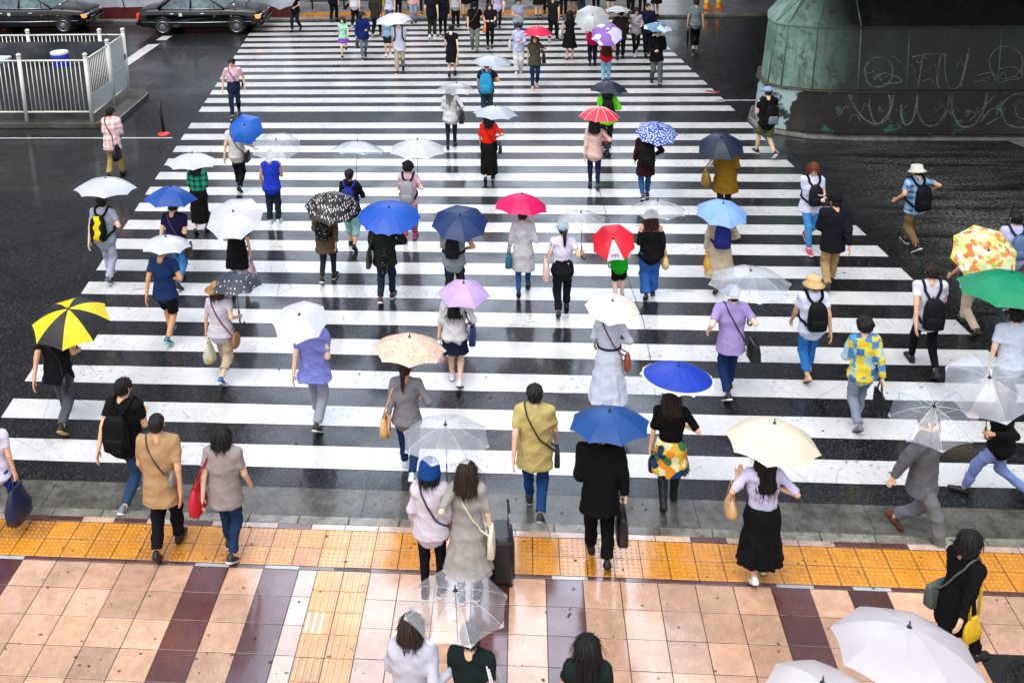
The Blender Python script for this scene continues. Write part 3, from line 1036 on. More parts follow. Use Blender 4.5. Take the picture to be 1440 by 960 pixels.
TILT = []
def umbrella(label, p=None, apex=None, hw=60, side=1, kind='frost', col='#e8eaee', col2='#ffffff', n=8, gores=None, depth=.36, shaft='#26262a',
             grip=None, L=None, spin=None, group='open umbrellas', prefer=None, Rmax=.62, white_gore=None, mark=None, opc=.32, tape=None):
    g = p.M @ p.hand[side] if grip is None else Vector(grip)
    d = ray(*apex).normalized()
    dh = Vector((d.x, d.y, 0))
    tv = Vector((g.x, g.y, 0)).dot(dh)/dh.length_squared
    V_ = CAMP + d*tv                        # where the line of sight passes the upright above the hand
    up_ = V_ - g
    zc = p.uz if p is not None else -9
    Pz = CAMP + d*((zc - CH)/d.z) if p is not None else None
    if L is None and not prefer and p is not None and .5 < (Pz - g).length < 1.2 and Pz.z > g.z + .3:
        P = Pz
    else:
        L = L or .74
        if not prefer and up_.z > 0: L = min(max(up_.length, .72), 1.0)
        t0 = (g - CAMP).dot(d)
        c = CAMP + d*t0
        gap = (c - g).length
        if gap < L:
            x = math.sqrt(L*L - gap*gap)
            cand = [c - d*x, c + d*x]
            cand.sort(key=lambda q: -q.z)
            P = cand[0] if prefer != 'far' else cand[1]
        else:
            P = c if gap < 1.15 else g + (c - g)*(1.15/gap)
    TILT.append((round(math.degrees((P - g).angle(Vector((0, 0, 1))))), round((P - g).length, 2), label))
    ax = (P - g).normalized()
    L = (P - g).length
    dep = depth_of(P)
    Rr = min(max(hw*dep/FPX, .36), Rmax)
    rs = random.Random(int(apex[0]*7 + apex[1]))
    root = empty('umbrella', g, 0, label, 'umbrella', group)
    root.rotation_mode = 'QUATERNION'
    root.rotation_quaternion = Vector((0, 0, 1)).rotation_difference(ax)
    sp = rs.uniform(0, 6.28) if spin is None else spin
    D = depth*Rr*1.05
    top = L - .055
    prof = lambda f: top - D*(f**1.9)
    V, Fs, mi = [], [], []
    na, nr = 6, 9
    for k in range(n):
        b0 = len(V)
        for i in range(nr + 1):
            f = .015 + .985*i/nr
            for j in range(na + 1):
                ph = j/na
                a = sp + 2*math.pi*(k + ph)/n
                w = math.pi/n
                chord = math.cos(w)/math.cos((ph - .5)*2*w)
                x = 4*ph*(1 - ph)
                ff = f*(chord*.75 + .25)*(1 - .045*x*f**3)
                zz = prof(f) - .02*x*f*(1 - f)*Rr + .018*x*f**4
                V.append((ff*Rr*math.cos(a), ff*Rr*math.sin(a), zz))
        for i in range(nr):
            for j in range(na):
                q = b0 + i*(na + 1) + j
                Fs.append((q, q + na + 1, q + na + 2, q + 1))
                mi.append((gores[k % len(gores)] if gores else (1 if white_gore is not None and k == white_gore else 0)))
    mats = [canopy_mat(kind, col, col2, round(Rr, 2), opc)]
    if gores or white_gore is not None: mats.append(canopy_mat('plain', col2))
    me = np_mesh('canopy', V, np.array(Fs), True, mats, mi)
    co = mesh_obj('canopy', me, root)
    metal = plain('umbrella_metal', shaft, .35, .6)
    m = MB(); m.tube([(0, 0, -.02), (0, 0, top + .004)], .0055, 8); m.build('shaft', metal, root, True)
    m = MB(); m.lathe((0, 0, top), [(.022, -.002), (.012, .010), (.0065, .018), (.005, .052), (0, .056)], 10)
    m.build('tip', plain('tip', '#1c1c1e' if kind not in ('plain_white',) else '#dddddd', .4), root, True)
    m = MB()
    hc = rs.choice(['#e6e6e6', '#1b1b1b', '#1b1b1b', '#5a3a22'])
    m.tube([(0, 0, .10), (0, 0, 0), (0, 0, -.09), (.006, 0, -.115), (.024, 0, -.133), (.046, 0, -.133), (.062, 0, -.115), (.066, 0, -.09)], .0125, 10)
    m.build('handle', plain('umbrella_handle', hc, .4), root, True)
    # ribs: one mesh shared by all of them
    rm = MB()
    rm.tube([(f*Rr, 0, prof(f) - .006) for f in (.03, .25, .5, .75, 1.0)], .0030, 6)
    rm.tube([(.012, 0, top - D*.9), (.52*Rr, 0, prof(.52) - .008)], .0020, 5)
    rib = rm.build('rib', plain('rib_metal', '#c4c8cc' if kind in ('clear', 'frost') else '#4a4a4d', .35, .4), root, True)
    rib.rotation_euler.z = sp
    for k in range(1, n):
        r2 = rib.copy(); link(r2, root); r2.rotation_euler.z = sp + 2*math.pi*k/n
    if tape:
        for k in range(n):
            a = sp + 2*math.pi*k/n
            m = MB(); m.tube([(f*Rr*math.cos(a), f*Rr*math.sin(a), prof(f) + .001) for f in (.02, .2, .4, .6, .8, 1.0)], .005, 6)
            m.build('seam_tape', plain('seam_tape', tape, .5), root, True)
    if mark:
        m = MB()
        a0 = sp + 2*math.pi*(white_gore + .5)/n
        def onpanel(ff, ww): return (ff*Rr*math.cos(a0)*.985 - math.sin(a0)*ww, ff*Rr*math.sin(a0)*.985 + math.cos(a0)*ww, prof(ff) + .006)
        m.tube([onpanel(.73, -.055), onpanel(.725, 0), onpanel(.73, .055)], .006, 6)
        for w in (-.05, 0, .05): m.tube([onpanel(.73, w), onpanel(.78, w*1.05), onpanel(.83, w*.9)], .006, 6)
        m.build('emblem', plain('emblem', mark, .5), root, True)
    return root

def closed_umbrella(label, p, side=1, col='#141416', L=.85):
    g = p.M @ p.hand[side]
    root = empty('umbrella', g, 0, label, 'umbrella', 'folded umbrellas')
    m = MB(); m.lathe((0, 0, 0), [(.012, -.10), (.034, -.14), (.040, -.25), (.026, -.55), (.010, -.74)], 10); m.build('canopy', cloth(col), root, True)
    m = MB(); m.tube([(0, 0, .04), (0, 0, -L)], .006, 6); m.build('shaft', plain('umbrella_metal', '#26262a', .35, .6), root, True)
    m = MB(); m.tube([(0, 0, -.02), (0, 0, .05), (.02, 0, .085), (.05, 0, .085), (.065, 0, .06)], .011, 8); m.build('handle', plain('umbrella_handle', '#1b1b1b', .4), root, True)
    return root

# ------------------------------------------------------------------ bags
def bagroot(label, p, loc, group='bags and backpacks carried across', cat='bag', name='bag', tilt=0):
    r = empty(name, p.M @ Vector(loc), 0, label, cat, group)
    r.rotation_euler = (R(tilt), 0, p.root.rotation_euler[2])
    return r

def leather(col): return plain('bag_leather', col, .42, 0, 0, .15, 22)

def backpack(label, p, col, z=.04, w=.29, d=.15, hh=.44, strap=None, kind='plain', col2='#ffffff', pocket=None, front=False):
    s = p.s
    sg = 1 if front else -1
    sc = s if s < .9 else 1
    w, d, hh = w*sc, d*sc, hh*sc
    base = p.T(z)
    yb = base.y + sg*((.112 + p.e)*s + d*.52)
    root = bagroot(label, p, (0, yb, base.z), cat='backpack', name='backpack')
    m = MB()
    m.loft([(0, 0, 0, w*.40, d*.36), (0, sg*.004, .02, w*.48, d*.48), (0, sg*.01, hh*.35, w*.5, d*.54), (0, sg*.004, hh*.7, w*.47, d*.46), (0, -sg*.008, hh*.9, w*.38, d*.36), (0, -sg*.015, hh, w*.22, d*.2)], 24, 3.2)
    mat = cloth(col, kind, col2, .6)
    m.build('pack', mat, root, True)
    m = MB()
    m.loft([(0, sg*d*.45, hh*.06, w*.33, d*.16), (0, sg*d*.50, hh*.12, w*.38, d*.22), (0, sg*d*.50, hh*.38, w*.37, d*.20), (0, sg*d*.46, hh*.45, w*.30, d*.12)], 20, 4)
    m.build('pocket', cloth(pocket or col, kind if not pocket else 'plain', col2, .6), root, True)
    m = MB(); m.tube([(-.035, -sg*.02, hh*.96), (-.03, -sg*.03, hh*1.05), (.03, -sg*.03, hh*1.05), (.035, -sg*.02, hh*.96)], .008, 6)
    m.build('handle', cloth(strap or col), root, True)
    inv = root.matrix_basis.inverted() @ p.M
    for k in (-1, 1):
        sh = p.T(.545, 0, k*.105)
        pts = [Vector((k*w*.17, yb - sg*d*.3, base.z + hh*.93)), Vector((k*.085*s, yb - sg*d*.42, base.z + hh*.93)).lerp(sh, .55), sh + Vector((0, -sg*-.0, .01)),
               p.T(.44, -sg*.13, k*.115), p.T(.30, -sg*.145, k*.12), p.T(.18, -sg*.10, k*.15), Vector((k*w*.46, yb - sg*d*.4, base.z + hh*.12))]
        fine = []
        for a, b in zip(pts[:-1], pts[1:]): fine += [a.lerp(b, i/4) for i in range(4)]
        fine.append(pts[-1])
        sn = p.topf.snap(fine, .010)
        sn[0], sn[-1] = pts[0], pts[-1]
        m = MB(); m.tube([inv @ q for q in sn], .021*sc, 8)
        m.build('strap', cloth(strap or col), root, True)
    return root

def tote(label, p, col, side=-1, w=.30, hh=.26, d=.11, z=.10, y=-.09, strap=None, kind='shoulder', group='bags and backpacks carried across', soft=False, cat='bag', out=None, round_=False, patt=None, col2='#ffffff', drop=None):
    s = p.s
    strap = strap or col
    if kind in ('hand', 'elbow'):
        S, E, W, g, u = p.arm[side]
        hp = p.hand[side] if kind == 'hand' else E.lerp(W, .45)
        dl = drop if drop is not None else (.16 if kind == 'hand' else .14)
        loc = hp + Vector((side*(.0 if kind == 'hand' else .03), 0, -dl - hh))
    else:
        b = p.T(z)
        x = side*((.155 + p.e)*s + d*.55 + (out or .035))
        loc = Vector((x, b.y + y*s, b.z - hh))
    root = bagroot(label, p, loc, group, cat)
    mat = leather(col) if not patt else cloth(col, patt, col2)
    m = MB()
    if round_:
        m.loft([(0, 0, 0, d*.28, w*.30), (0, 0, hh*.12, d*.46, w*.45), (0, 0, hh*.45, d*.5, w*.5), (0, 0, hh*.75, d*.4, w*.42), (0, 0, hh*.95, d*.22, w*.28), (0, 0, hh, d*.1, w*.2)], 22, 2.4)
    elif soft:
        m.loft([(0, 0, 0, d*.35, w*.36), (0, .01, hh*.1, d*.5, w*.50), (.005, 0, hh*.4, d*.52, w*.52), (0, -.01, hh*.7, d*.34, w*.42), (0, 0, hh*.92, d*.18, w*.30), (0, 0, hh, d*.10, w*.22)], 22, 2.6)
    else:
        m.loft([(0, 0, 0, d*.46, w*.43), (0, 0, .012, d*.5, w*.46), (0, 0, hh*.55, d*.44, w*.49), (0, 0, hh*.97, d*.26, w*.5), (0, 0, hh, d*.22, w*.49)], 22, 5)
    m.build('pouch', mat, root, True)
    sm = leather(strap)
    inv = root.matrix_basis.inverted() @ p.M
    if kind in ('hand', 'elbow'):
        for k in (-1, 1):
            m = MB(); top = dl + hh + (.012 if kind == 'hand' else .03)
            m.tube([(k*d*.16, -w*.24, hh*.96), (k*d*.12, -w*.18, hh + dl*.6), (0, -.03, top), (0, .03, top), (k*d*.12, w*.18, hh + dl*.6), (k*d*.16, w*.24, hh*.96)], .0065, 6)
            m.build('handle', sm, root, True)
    elif kind == 'shoulder':
        for k in (-1, 1):
            sh = p.T(.55, -.01 + k*.012, side*.125)
            A = loc + Vector((0, -w*.26, hh*.96)); B = loc + Vector((0, w*.26, hh*.96))
            A.x += k*d*.12; B.x += k*d*.12
            pts = [A, A.lerp(sh, .5) + Vector((0, -.045, 0)), sh + Vector((0, -.03, -.008)), sh, sh + Vector((0, .03, -.01)), B.lerp(sh, .5) + Vector((0, .05, 0)), B]
            m = MB(); m.tube([inv @ q for q in pts], .008, 6); m.build('strap', sm, root, True)
    else:   # across the body
        sh = p.T(.545, -.015, -side*.10)
        A = loc + Vector((-side*d*.2, -w*.25, hh*.95)); B = loc + Vector((-side*d*.2, w*.25, hh*.95))
        key = [A, p.T(.20, -.13, side*.07), p.T(.36, -.15, -side*.01), p.T(.48, -.10, -side*.075), sh, p.T(.46, .10, -side*.085), p.T(.34, .15, -side*.01), p.T(.18, .13, side*.08), B]
        fine = []
        for a, b in zip(key[:-1], key[1:]): fine += [a.lerp(b, i/4) for i in range(4)]
        fine.append(B)
        sn = p.topf.snap(fine, .008)
        sn[0], sn[-1] = A, B
        m = MB(); m.tube([inv @ q for q in sn], .010, 6); m.build('strap', sm, root, True)
    return root

def plastic_bag(label, p, side, col='#e9e4e2', col2=None, hh=.34, w=.26, group='carrier bags'):
    hp = p.hand[side]
    loc = hp + Vector((side*.01, 0, -hh - .10))
    root = bagroot(label, p, loc, group)
    t = NT('thin_plastic')
    o = t.obj()
    nz = t.noise(9, 3, .6, o)
    c = lin(col)
    k = t.mix(t.ramp(nz, [(.45, 0.), (.6, 1.)]), c, lin(col2 or col))
    b = t.bsdf(k, .25, t.bump(t.noise(26, 4, .7, o, dist=1.5), .8, .02), 0, .5, link=False)
    tr = t.n('BsdfTransparent')
    mx = t.n('MixShader', i_0=.25); t.put(mx.inputs[1], b.outputs[0]); t.put(mx.inputs[2], tr.outputs[0])
    t.end(mx.outputs[0])
    m = MB()
    rows = [(0, 0, 0, .05, w*.32), (.01, 0, hh*.1, .085, w*.48), (-.005, .01, hh*.4, .085, w*.5), (.006, 0, hh*.7, .05, w*.42), (0, 0, hh*.95, .03, w*.3), (0, 0, hh, .02, w*.26)]
    m.loft(rows, 24, 2.6)
    V = np.array(m.V, np.float32)
    o_ = m.build('bag_body', t.m, root, True)
    m = MB()
    for k in (-1, 1):
        m.tube([(0, k*w*.22, hh*.95), (0, k*.035, hh + .09), (0, 0, hh + .108)], .010, 6)
    m.build('handle', plain('bag_plastic', col, .3), root, True)
    return root

def suitcase(label, loc, hd, col='#16161a'):
    root = empty('suitcase', loc, hd, label, 'suitcase', 'luggage')
    w, d, h = .38, .25, .56
    m = MB(); m.box((0, 0, .055 + h/2), (w, d, h), bev=.045)
    m.build('shell', plain('suitcase_shell', col, .3), root, False, bevel=.012)
    for sy in (-1, 1):
        rb = MB()
        rb.box((0, sy*(d/2 - .004), .055 + h/2), (.30, .014, h*.80))
        for i in range(-3, 4): rb.box((i*.046, sy*(d/2 + .003), .055 + h/2), (.014, .012, h*.82), bev=.004)
        rb.build('ridged_face', plain('suitcase_shell', col, .3), root)
    for k in (-1, 1):
        m = MB(); m.tube([(k*.09, .085, .055 + h), (k*.09, .085, h + .34)], .007, 8)
        m.build('pull_rod', plain('chrome', '#aaaaaa', .2, 1), root, True)
    m = MB(); m.tube([(-.10, .085, h + .34), (.10, .085, h + .34)], .014, 8); m.build('handle', plain('black_plastic', '#101010', .4), root, True)
    for sx in (-1, 1):
        for sy in (-1, 1):
            m = MB(); M = Matrix.Rotation(R(90), 3, 'Y')
            vs = []
            m.lathe((0, 0, 0), [(.02, -.012), (.026, -.008), (.026, .008), (.02, .012)], 12)
            o = m.build('wheel', plain('black_plastic', '#101010', .4), root, True)
            o.matrix_local = Matrix.Translation((sx*.14, sy*.085, .027)) @ Matrix.Rotation(R(90), 4, 'Y')
    return root
# ------------------------------------------------------------------ the street
def struct(o):
    o['kind'] = 'structure'
    return o

def sheet(name, polys, z, mat):
    m = MB()
    for pl in polys:
        m.add([(x, y, z) for x, y in pl], [tuple(range(len(pl)))])
    return struct(m.build(name, mat))

def asphalt_mat():
    t = NT('wet_asphalt')
    p = t.pos()
    sx = t.n('SeparateXYZ', i_0=p); X, Y, Z = sx.outputs
    big = t.noise(.35, 4, .6, p)
    mid = t.noise(2.4, 4, .65, p)
    v = t.n('TexVoronoi'); t.put(v.inputs['Vector'], p); v.inputs['Scale'].default_value = 60
    agg = t.n('SeparateColor', i_0=v.outputs['Color']).outputs[0]
    v2 = t.n('TexVoronoi'); t.put(v2.inputs['Vector'], p); v2.inputs['Scale'].default_value = 26
    chip = t.math('LESS_THAN', v2.outputs['Distance'], .13)
    chip = t.math('MULTIPLY', chip, t.math('GREATER_THAN', t.n('SeparateColor', i_0=v2.outputs['Color']).outputs[1], .62))
    c = t.ramp(agg, [(0, (.0035, .0038, .0042)), (.6, (.0085, .009, .0098)), (.9, (.021, .022, .023)), (1, (.065, .065, .064))])
    c = t.mix(1, c, t.ramp(big, [(.3, .7), (.7, 1.35)]), 'MULTIPLY')
    c = t.mix(t.math('MULTIPLY', chip, .8), c, (.20, .20, .19))
    # worn lane to the right, sky reflection painted in as pale streaks along the traffic
    mp = t.n('Mapping'); t.put(mp.inputs[0], p); mp.inputs['Scale'].default_value = (.35, 2.4, 1)
    streak = t.noise(1.2, 5, .7, mp.outputs[0])
    side = t.ramp(t.math('MULTIPLY', t.math('SUBTRACT', t.math('ADD', X, t.math('MULTIPLY', Y, .112)), 8.8), .45), [(0., 0.), (1., 1.)])
    inb = t.math('MULTIPLY', side, t.ramp(t.math('MULTIPLY', t.math('SUBTRACT', 27.0, Y), .3), [(0., 0.), (1., 1.)]))
    worn = t.math('MULTIPLY', inb, t.ramp(streak, [(.38, 0.), (.58, 1.)]))
    spk = t.ramp(t.noise(17, 5, .7, p), [(.42, 0.), (.66, 1.)])
    c = t.mix(t.math('MULTIPLY', t.math('MULTIPLY', worn, spk), .8), c, (.40, .40, .37))
    wet = t.ramp(t.noise(.9, 4, .6, p), [(.35, 0.), (.65, 1.)])
    rough = t.math('MULTIPLY_ADD', wet, .18, .24)
    h = t.math('ADD', t.math('MULTIPLY', v.outputs['Distance'], .6), t.math('MULTIPLY', mid, .4))
    bp = t.bump(h, .42, .010)
    cn = t.bump(t.math('ADD', t.math('MULTIPLY', h, .4), t.math('MULTIPLY', t.noise(1.1, 3, .5, p), 1.2)), .13, .010)
    t.bsdf(c, rough, bp, 0, .25, t.math('MULTIPLY_ADD', t.ramp(t.noise(.42, 5, .65, p), [(.38, 0.), (.62, 1.)]), .62, .22), .10, True, 1.40, cn)
    return t.m

def paint_mat():
    t = NT('road_paint')
    p = t.pos()
    nz = t.noise(1.7, 5, .7, p)
    fine = t.noise(46, 4, .7, p)
    v = t.n('TexVoronoi', feature='DISTANCE_TO_EDGE'); t.put(v.inputs['Vector'], p); v.inputs['Scale'].default_value = 1.3
    crack = t.math('LESS_THAN', v.outputs['Distance'], .006)
    crack = t.math('MULTIPLY', crack, t.ramp(t.noise(.8, 2, .5, p), [(.5, 0.), (.6, .55)]))
    c = t.ramp(nz, [(.25, (.50, .51, .505)), (.7, (.64, .645, .635))])
    c = t.mix(t.ramp(fine, [(.60, 0.), (.70, .7)]), c, (.22, .22, .215))
    chips = t.math('MULTIPLY', t.ramp(t.noise(13, 5, .75, p), [(.56, 0.), (.64, .85)]), t.ramp(t.noise(.6, 3, .6, p), [(.45, 0.), (.6, 1.)]))
    c = t.mix(chips, c, (.05, .05, .052))
    mpd = t.n('Mapping'); t.put(mpd.inputs[0], p); mpd.inputs['Scale'].default_value = (2.5, .5, 1)
    tyre = t.ramp(t.noise(.9, 4, .65, mpd.outputs[0]), [(.52, 0.), (.72, .35)])
    c = t.mix(tyre, c, (.30, .30, .30))
    c = t.mix(crack, c, (.08, .08, .08))
    rough = t.math('MULTIPLY_ADD', nz, .2, .22)
    t.bsdf(c, rough, t.bump(fine, .2, .004), 0, .5, .6, .14)
    return t.m

def concrete_mat(col=(.20, .19, .165), name='wet_concrete', scale=1.0, wetness=.5):
    t = NT(name)
    p = t.pos()
    nz = t.noise(2.1*scale, 5, .7, p)
    fine = t.noise(60*scale, 3, .7, p)
    c = t.ramp(nz, [(.30, tuple(x*.28 for x in col)), (.5, col), (.72, tuple(min(1, x*1.8) for x in col))])
    c = t.mix(t.ramp(t.noise(7*scale, 5, .75, p), [(.5, 0.), (.62, .65)]), c, tuple(x*.35 for x in col))
    c = t.mix(t.ramp(fine, [(.56, 0.), (.75, .6)]), c, tuple(x*.3 for x in col))
    t.bsdf(c, t.math('MULTIPLY_ADD', nz, .4, .16), t.bump(fine, .25, .005), 0, .5, wetness, .14)
    return t.m

def tile_mat(name='paving_tiles', dome=False):
    t = NT(name)
    p = t.pos()
    a = t.n('VertexColor', layer_name='Col').outputs[0]
    fine = t.noise(110, 4, .75, p)
    mid = t.noise(9, 4, .6, p)
    big = t.noise(.7, 3, .55, p)
    c = t.mix(1, a, t.ramp(fine, [(.3, (.42, .36, .32)), (.48, (.96, .96, .96)), (.75, (1.16, 1.14, 1.14))]), 'MULTIPLY')
    c = t.mix(1, c, t.ramp(mid, [(.3, .80), (.7, 1.10)]), 'MULTIPLY')
    c = t.mix(1, c, t.ramp(t.noise(.55, 5, .65, p), [(.32, .70), (.6, 1.08)]), 'MULTIPLY')
    v = t.n('TexVoronoi'); t.put(v.inputs['Vector'], p); v.inputs['Scale'].default_value = 5.3
    spot = t.math('LESS_THAN', v.outputs['Distance'], t.math('MULTIPLY', t.n('SeparateColor', i_0=v.outputs['Color']).outputs[2], .11))
    spot = t.math('MULTIPLY', spot, t.math('GREATER_THAN', t.n('SeparateColor', i_0=v.outputs['Color']).outputs[0], .42))
    c = t.mix(t.math('MULTIPLY', spot, .85), c, (.03, .025, .02))
    wet = t.ramp(t.noise(1.3, 4, .62, p), [(.36, 0.), (.62, 1.)])
    rough = t.math('MULTIPLY_ADD', wet, .16, .2)
    bp = t.bump(fine, .22, .004)
    cn = t.bump(t.math('ADD', fine, t.math('MULTIPLY', mid, 1.5)), .045, .006)
    b = t.bsdf(c, rough, bp, 0, .5, t.math('MULTIPLY_ADD', wet, -.3, 1.0), t.math('MULTIPLY_ADD', wet, .06, .03), True, 1.5, cn)
    b.inputs['Coat IOR'].default_value = 1.85
    return t.m

M_ASPH, M_PAINT, M_TILE = asphalt_mat(), paint_mat(), tile_mat()
KY = 10.495                                        # road edge of the near kerb
sheet('road', [[(-220, -60), (220, -60), (220, 330), (-220, 330)]], 0, M_ASPH)
gut = concrete_mat((.085, .082, .066), 'gutter_concrete', 1.4, .35)
m = MB()
xs = [-24 + 2.0*i for i in range(25)]
for a, b in zip(xs[:-1], xs[1:]):
    m.add([(a + .004, KY + .012, .006), (b - .004, KY + .012, .006), (b - .004, KY + .70, .004), (a + .004, KY + .70, .004)], [(0, 1, 2, 3)])
struct(m.build('gutter', gut))
m = MB(); x = -24.3
while x < 24:
    m.box((x + .30, KY - .072, .0755), (.592, .142, .149), bev=.012); x += .6
struct(m.build('kerb', concrete_mat((.19, .18, .145), 'kerb_stone')))
m = MB(); m.box((0, -14.8, .06), (80, 2*(14.8 + KY - .145), .17)); struct(m.build('pavement_bed', concrete_mat((.022, .018, .015), 'grout')))

def tiles(name, rects, mat, gap=.0046, z0=.150, jit=.0016):
    "rects: x0, x1, y0, y1, colour; each tile is a slightly uneven bevelled block"
    V, Fs, Cc = [], [], []
    for x0, x1, y0, y1, c in rects:
        z = z0 + rnd.uniform(-jit, jit)
        tx, ty = rnd.uniform(-.0022, .0022), rnd.uniform(-.0022, .0022)
        b = .0016
        n = len(V)
        a0, a1, e0, e1 = x0 + gap, x1 - gap, y0 + gap, y1 - gap
        for (x, y, dz) in ((a0, e0, -.02), (a1, e0, -.02), (a1, e1, -.02), (a0, e1, -.02), (a0, e0, -.0012), (a1, e0, -.0012), (a1, e1, -.0012), (a0, e1, -.0012), (a0+b, e0+b, 0), (a1-b, e0+b, 0), (a1-b, e1-b, 0), (a0+b, e1-b, 0)):
            V.append((x, y, z + dz + tx*(x - x0) + ty*(y - y0)))
            Cc.append((*c, 1))
        for k in (0, 4):
            for i in range(4):
                j = (i+1) % 4
                Fs.append((n+k+i, n+k+j, n+k+4+j, n+k+4+i))
        Fs.append((n+8, n+9, n+10, n+11))
    return struct(mesh_obj(name, np_mesh(name, V, np.array(Fs), False, (mat,), None, Cc)))

PINK, PURP, PALE, YEL, GREY = (.62, .375, .245), (.105, .036, .034), (.60, .44, .34), (.66, .255, .012), (.42, .43, .44)
def vary(c, k=.17):
    f = 1 + rnd.uniform(-k, k)
    if rnd.random() < .05: f *= rnd.choice((.72, .80, 1.14))
    g = rnd.uniform(-.04, .04)
    return (c[0]*f, c[1]*f*(1 + g), c[2]*f*(1 + 2*g))
T_, GY = .396, 9.598
SX0, SX1 = -2.312, -1.722
rects = []
for r in range(0, 26):
    y1, y0 = GY - T_*r, GY - T_*(r + 1)
    for c in range(-34, 10):
        x0, x1 = -3.709 + T_*c, -3.709 + T_*(c + 1)
        if x0 >= SX0: continue
        x1 = min(x1, SX0)
        if x1 - x0 < .03: continue
        rects.append((x0, x1, y0, y1, vary(PURP if c % 8 in (0, 2) else (PALE if c == 3 else PINK))))
    for c in range(-5, 34):
        x0, x1 = .190 + T_*c, .190 + T_*(c + 1)
        if x1 <= SX1: continue
        x0 = max(x0, SX1)
        if x1 - x0 < .03: continue
        if 8.81 > y0 and y1 > 7.9 and x1 > 4.36 and x0 < 5.3:                # cut round the manhole frame
            cc_ = vary(PURP if (c + 2) % 8 in (0, 2) else PINK)
            if y1 > 8.83: rects.append((x0, x1, 8.81, y1, cc_))
            if x0 < 4.33: rects.append((x0, 4.36, y0, min(y1, 8.81), cc_))
            if x1 > 5.33: rects.append((5.3, x1, y0, min(y1, 8.81), cc_))
            continue
        rects.append((x0, x1, y0, y1, vary(PURP if (c + 2) % 8 in (0, 2) else PINK)))
c = 0; x = -3.709 - 30*T_
while x < 12:                                     # narrow rows either side of the tactile rows
    rects.append((x, x + T_, 10.258, 10.352, vary(PURP if rnd.random() < .22 else (.62, .44, .34))))
    xi = round((x + 3.709)/T_) if x < -2.1 else round((x - .19)/T_) + 2
    if not (SX0 - .2 < x < SX1 - .1):
        rects.append((x, x + T_, 9.601, 9.655, vary(GREY if xi % 8 in (0, 2) else PURP)))
    x += T_
tiles('pavement', rects, M_TILE)
# tactile paving: two rows of studded warning tiles, one double strip of bar tiles
rects = []; dm = MB()
for i in range(-46, 40):
    x0 = .05 + .297*i
    for y0 in (9.660, 9.958):
        rects.append((x0, x0 + .297, y0, y0 + .297, vary(YEL, .09)))
for r in range(20):
    for k in (0, 1):
        rects.append((SX0 + .295*k, SX0 + .295*(k+1), GY - .30*(r+1), GY - .30*r, vary((.68, .30, .03), .06)))
tp = tiles('tactile_paving', rects, M_TILE)
V, Fs = [], []
def stud(x, y, z, r):
    n = len(V)
    for rr, zz in ((r, 0), (r*.72, .0045), ):
        for k in range(8):
            a = 2*math.pi*k/8
            V.append((x + rr*math.cos(a), y + rr*math.sin(a), z + zz))
    for k in range(8):
        Fs.append((n+k, n+(k+1) % 8, n+8+(k+1) % 8, n+8+k))
    Fs.append((n+8, n+9, n+10, n+11)); Fs.append((n+8, n+11, n+12, n+15)); Fs.append((n+12, n+13, n+14, n+15))
for i in range(-34, 32):
    for y0 in (9.660, 9.958):
        for a in range(5):
            for b in range(5):
                stud(.05 + .297*i + .030 + a*.0592, y0 + .030 + b*.0592, .1495, .014)
Cs = [(*YEL, 1)]*len(V)
so = mesh_obj('tactile_studs', np_mesh('tactile_studs', V, np.array(Fs), True, (M_TILE,), None, Cs)); struct(so)
m = MB()
for r in range(20):
    for k in (0, 1):
        for b in range(4):
            x = SX0 + .295*k + .040 + b*.0717
            m.box((x, GY - .30*r - .15, .1515), (.030, .284, .010), bev=.0035)
me_o = m.build('tactile_bars', M_TILE)
a = me_o.data.color_attributes.new('Col', 'FLOAT_COLOR', 'POINT')
cc = np.tile(np.array((.72, .33, .04, 1), np.float32), (len(me_o.data.vertices), 1))
vx = np.array([v.co[:] for v in me_o.data.vertices])
wh = (vx[:, 1] < GY - .60) & (vx[:, 1] > GY - .90) & (vx[:, 0] < SX0 + .23) & (vx[:, 0] > SX0 + .02)
cc[wh] = (.72, .74, .76, 1)
a.data.foreach_set('color', cc.ravel()); struct(me_o)

# crossing stripes and other paint
SH = -.112
XL = lambda y: -6.042 + SH*y
XR = lambda y: 8.631 + SH*y
rows = [(11.598 + .95*k, .480) for k in range(16)] + [(27.349 + .8644*k, .489) for k in range(14)]
st = []
for y, w in rows:
    n = 40
    j = lambda: rnd.uniform(-.004, .004)
    lo = [(XL(y) + (XR(y) - XL(y))*i/n, y + j()) for i in range(n + 1)]
    hi = [(XL(y + w) + (XR(y + w) - XL(y + w))*i/n, y + w + j()) for i in range(n + 1)]
    for i in range(n):
        st.append([lo[i], lo[i+1], hi[i+1], hi[i]])
sheet('crossing_stripes', st, .004, M_PAINT)
sheet('lane_markings', [[(-13.52, 30.0), (-13.08, 30.0), (-13.08, 35.7), (-13.5, 35.6)], [(-13.44, 36.27), (-13.05, 36.27), (-13.05, 36.95), (-13.40, 36.95)],
      [(-30, 24.93), (-9.1, 25.02), (-9.1, 25.09), (-30, 25.0)], [(5.24, 28.30), (40, 28.30), (40, 28.39), (5.24, 28.39)],
      [(11.47, 24.82), (12.05, 23.3), (17.0, 23.3), (17.0, 24.82)]], .004, M_PAINT)
sheet('paint_mark', [[(5.08, 29.22), (5.43, 29.06), (5.50, 29.20), (5.13, 29.36)]], .008, plain('red_paint', '#a01028', .4))
m = MB()                                           # sealed joint wandering down the crossing
pts = [at(u, v, .0075) for u, v in ((841, 262), (852, 300), (872, 352), (886, 400), (905, 452), (917, 520), (922, 560))]
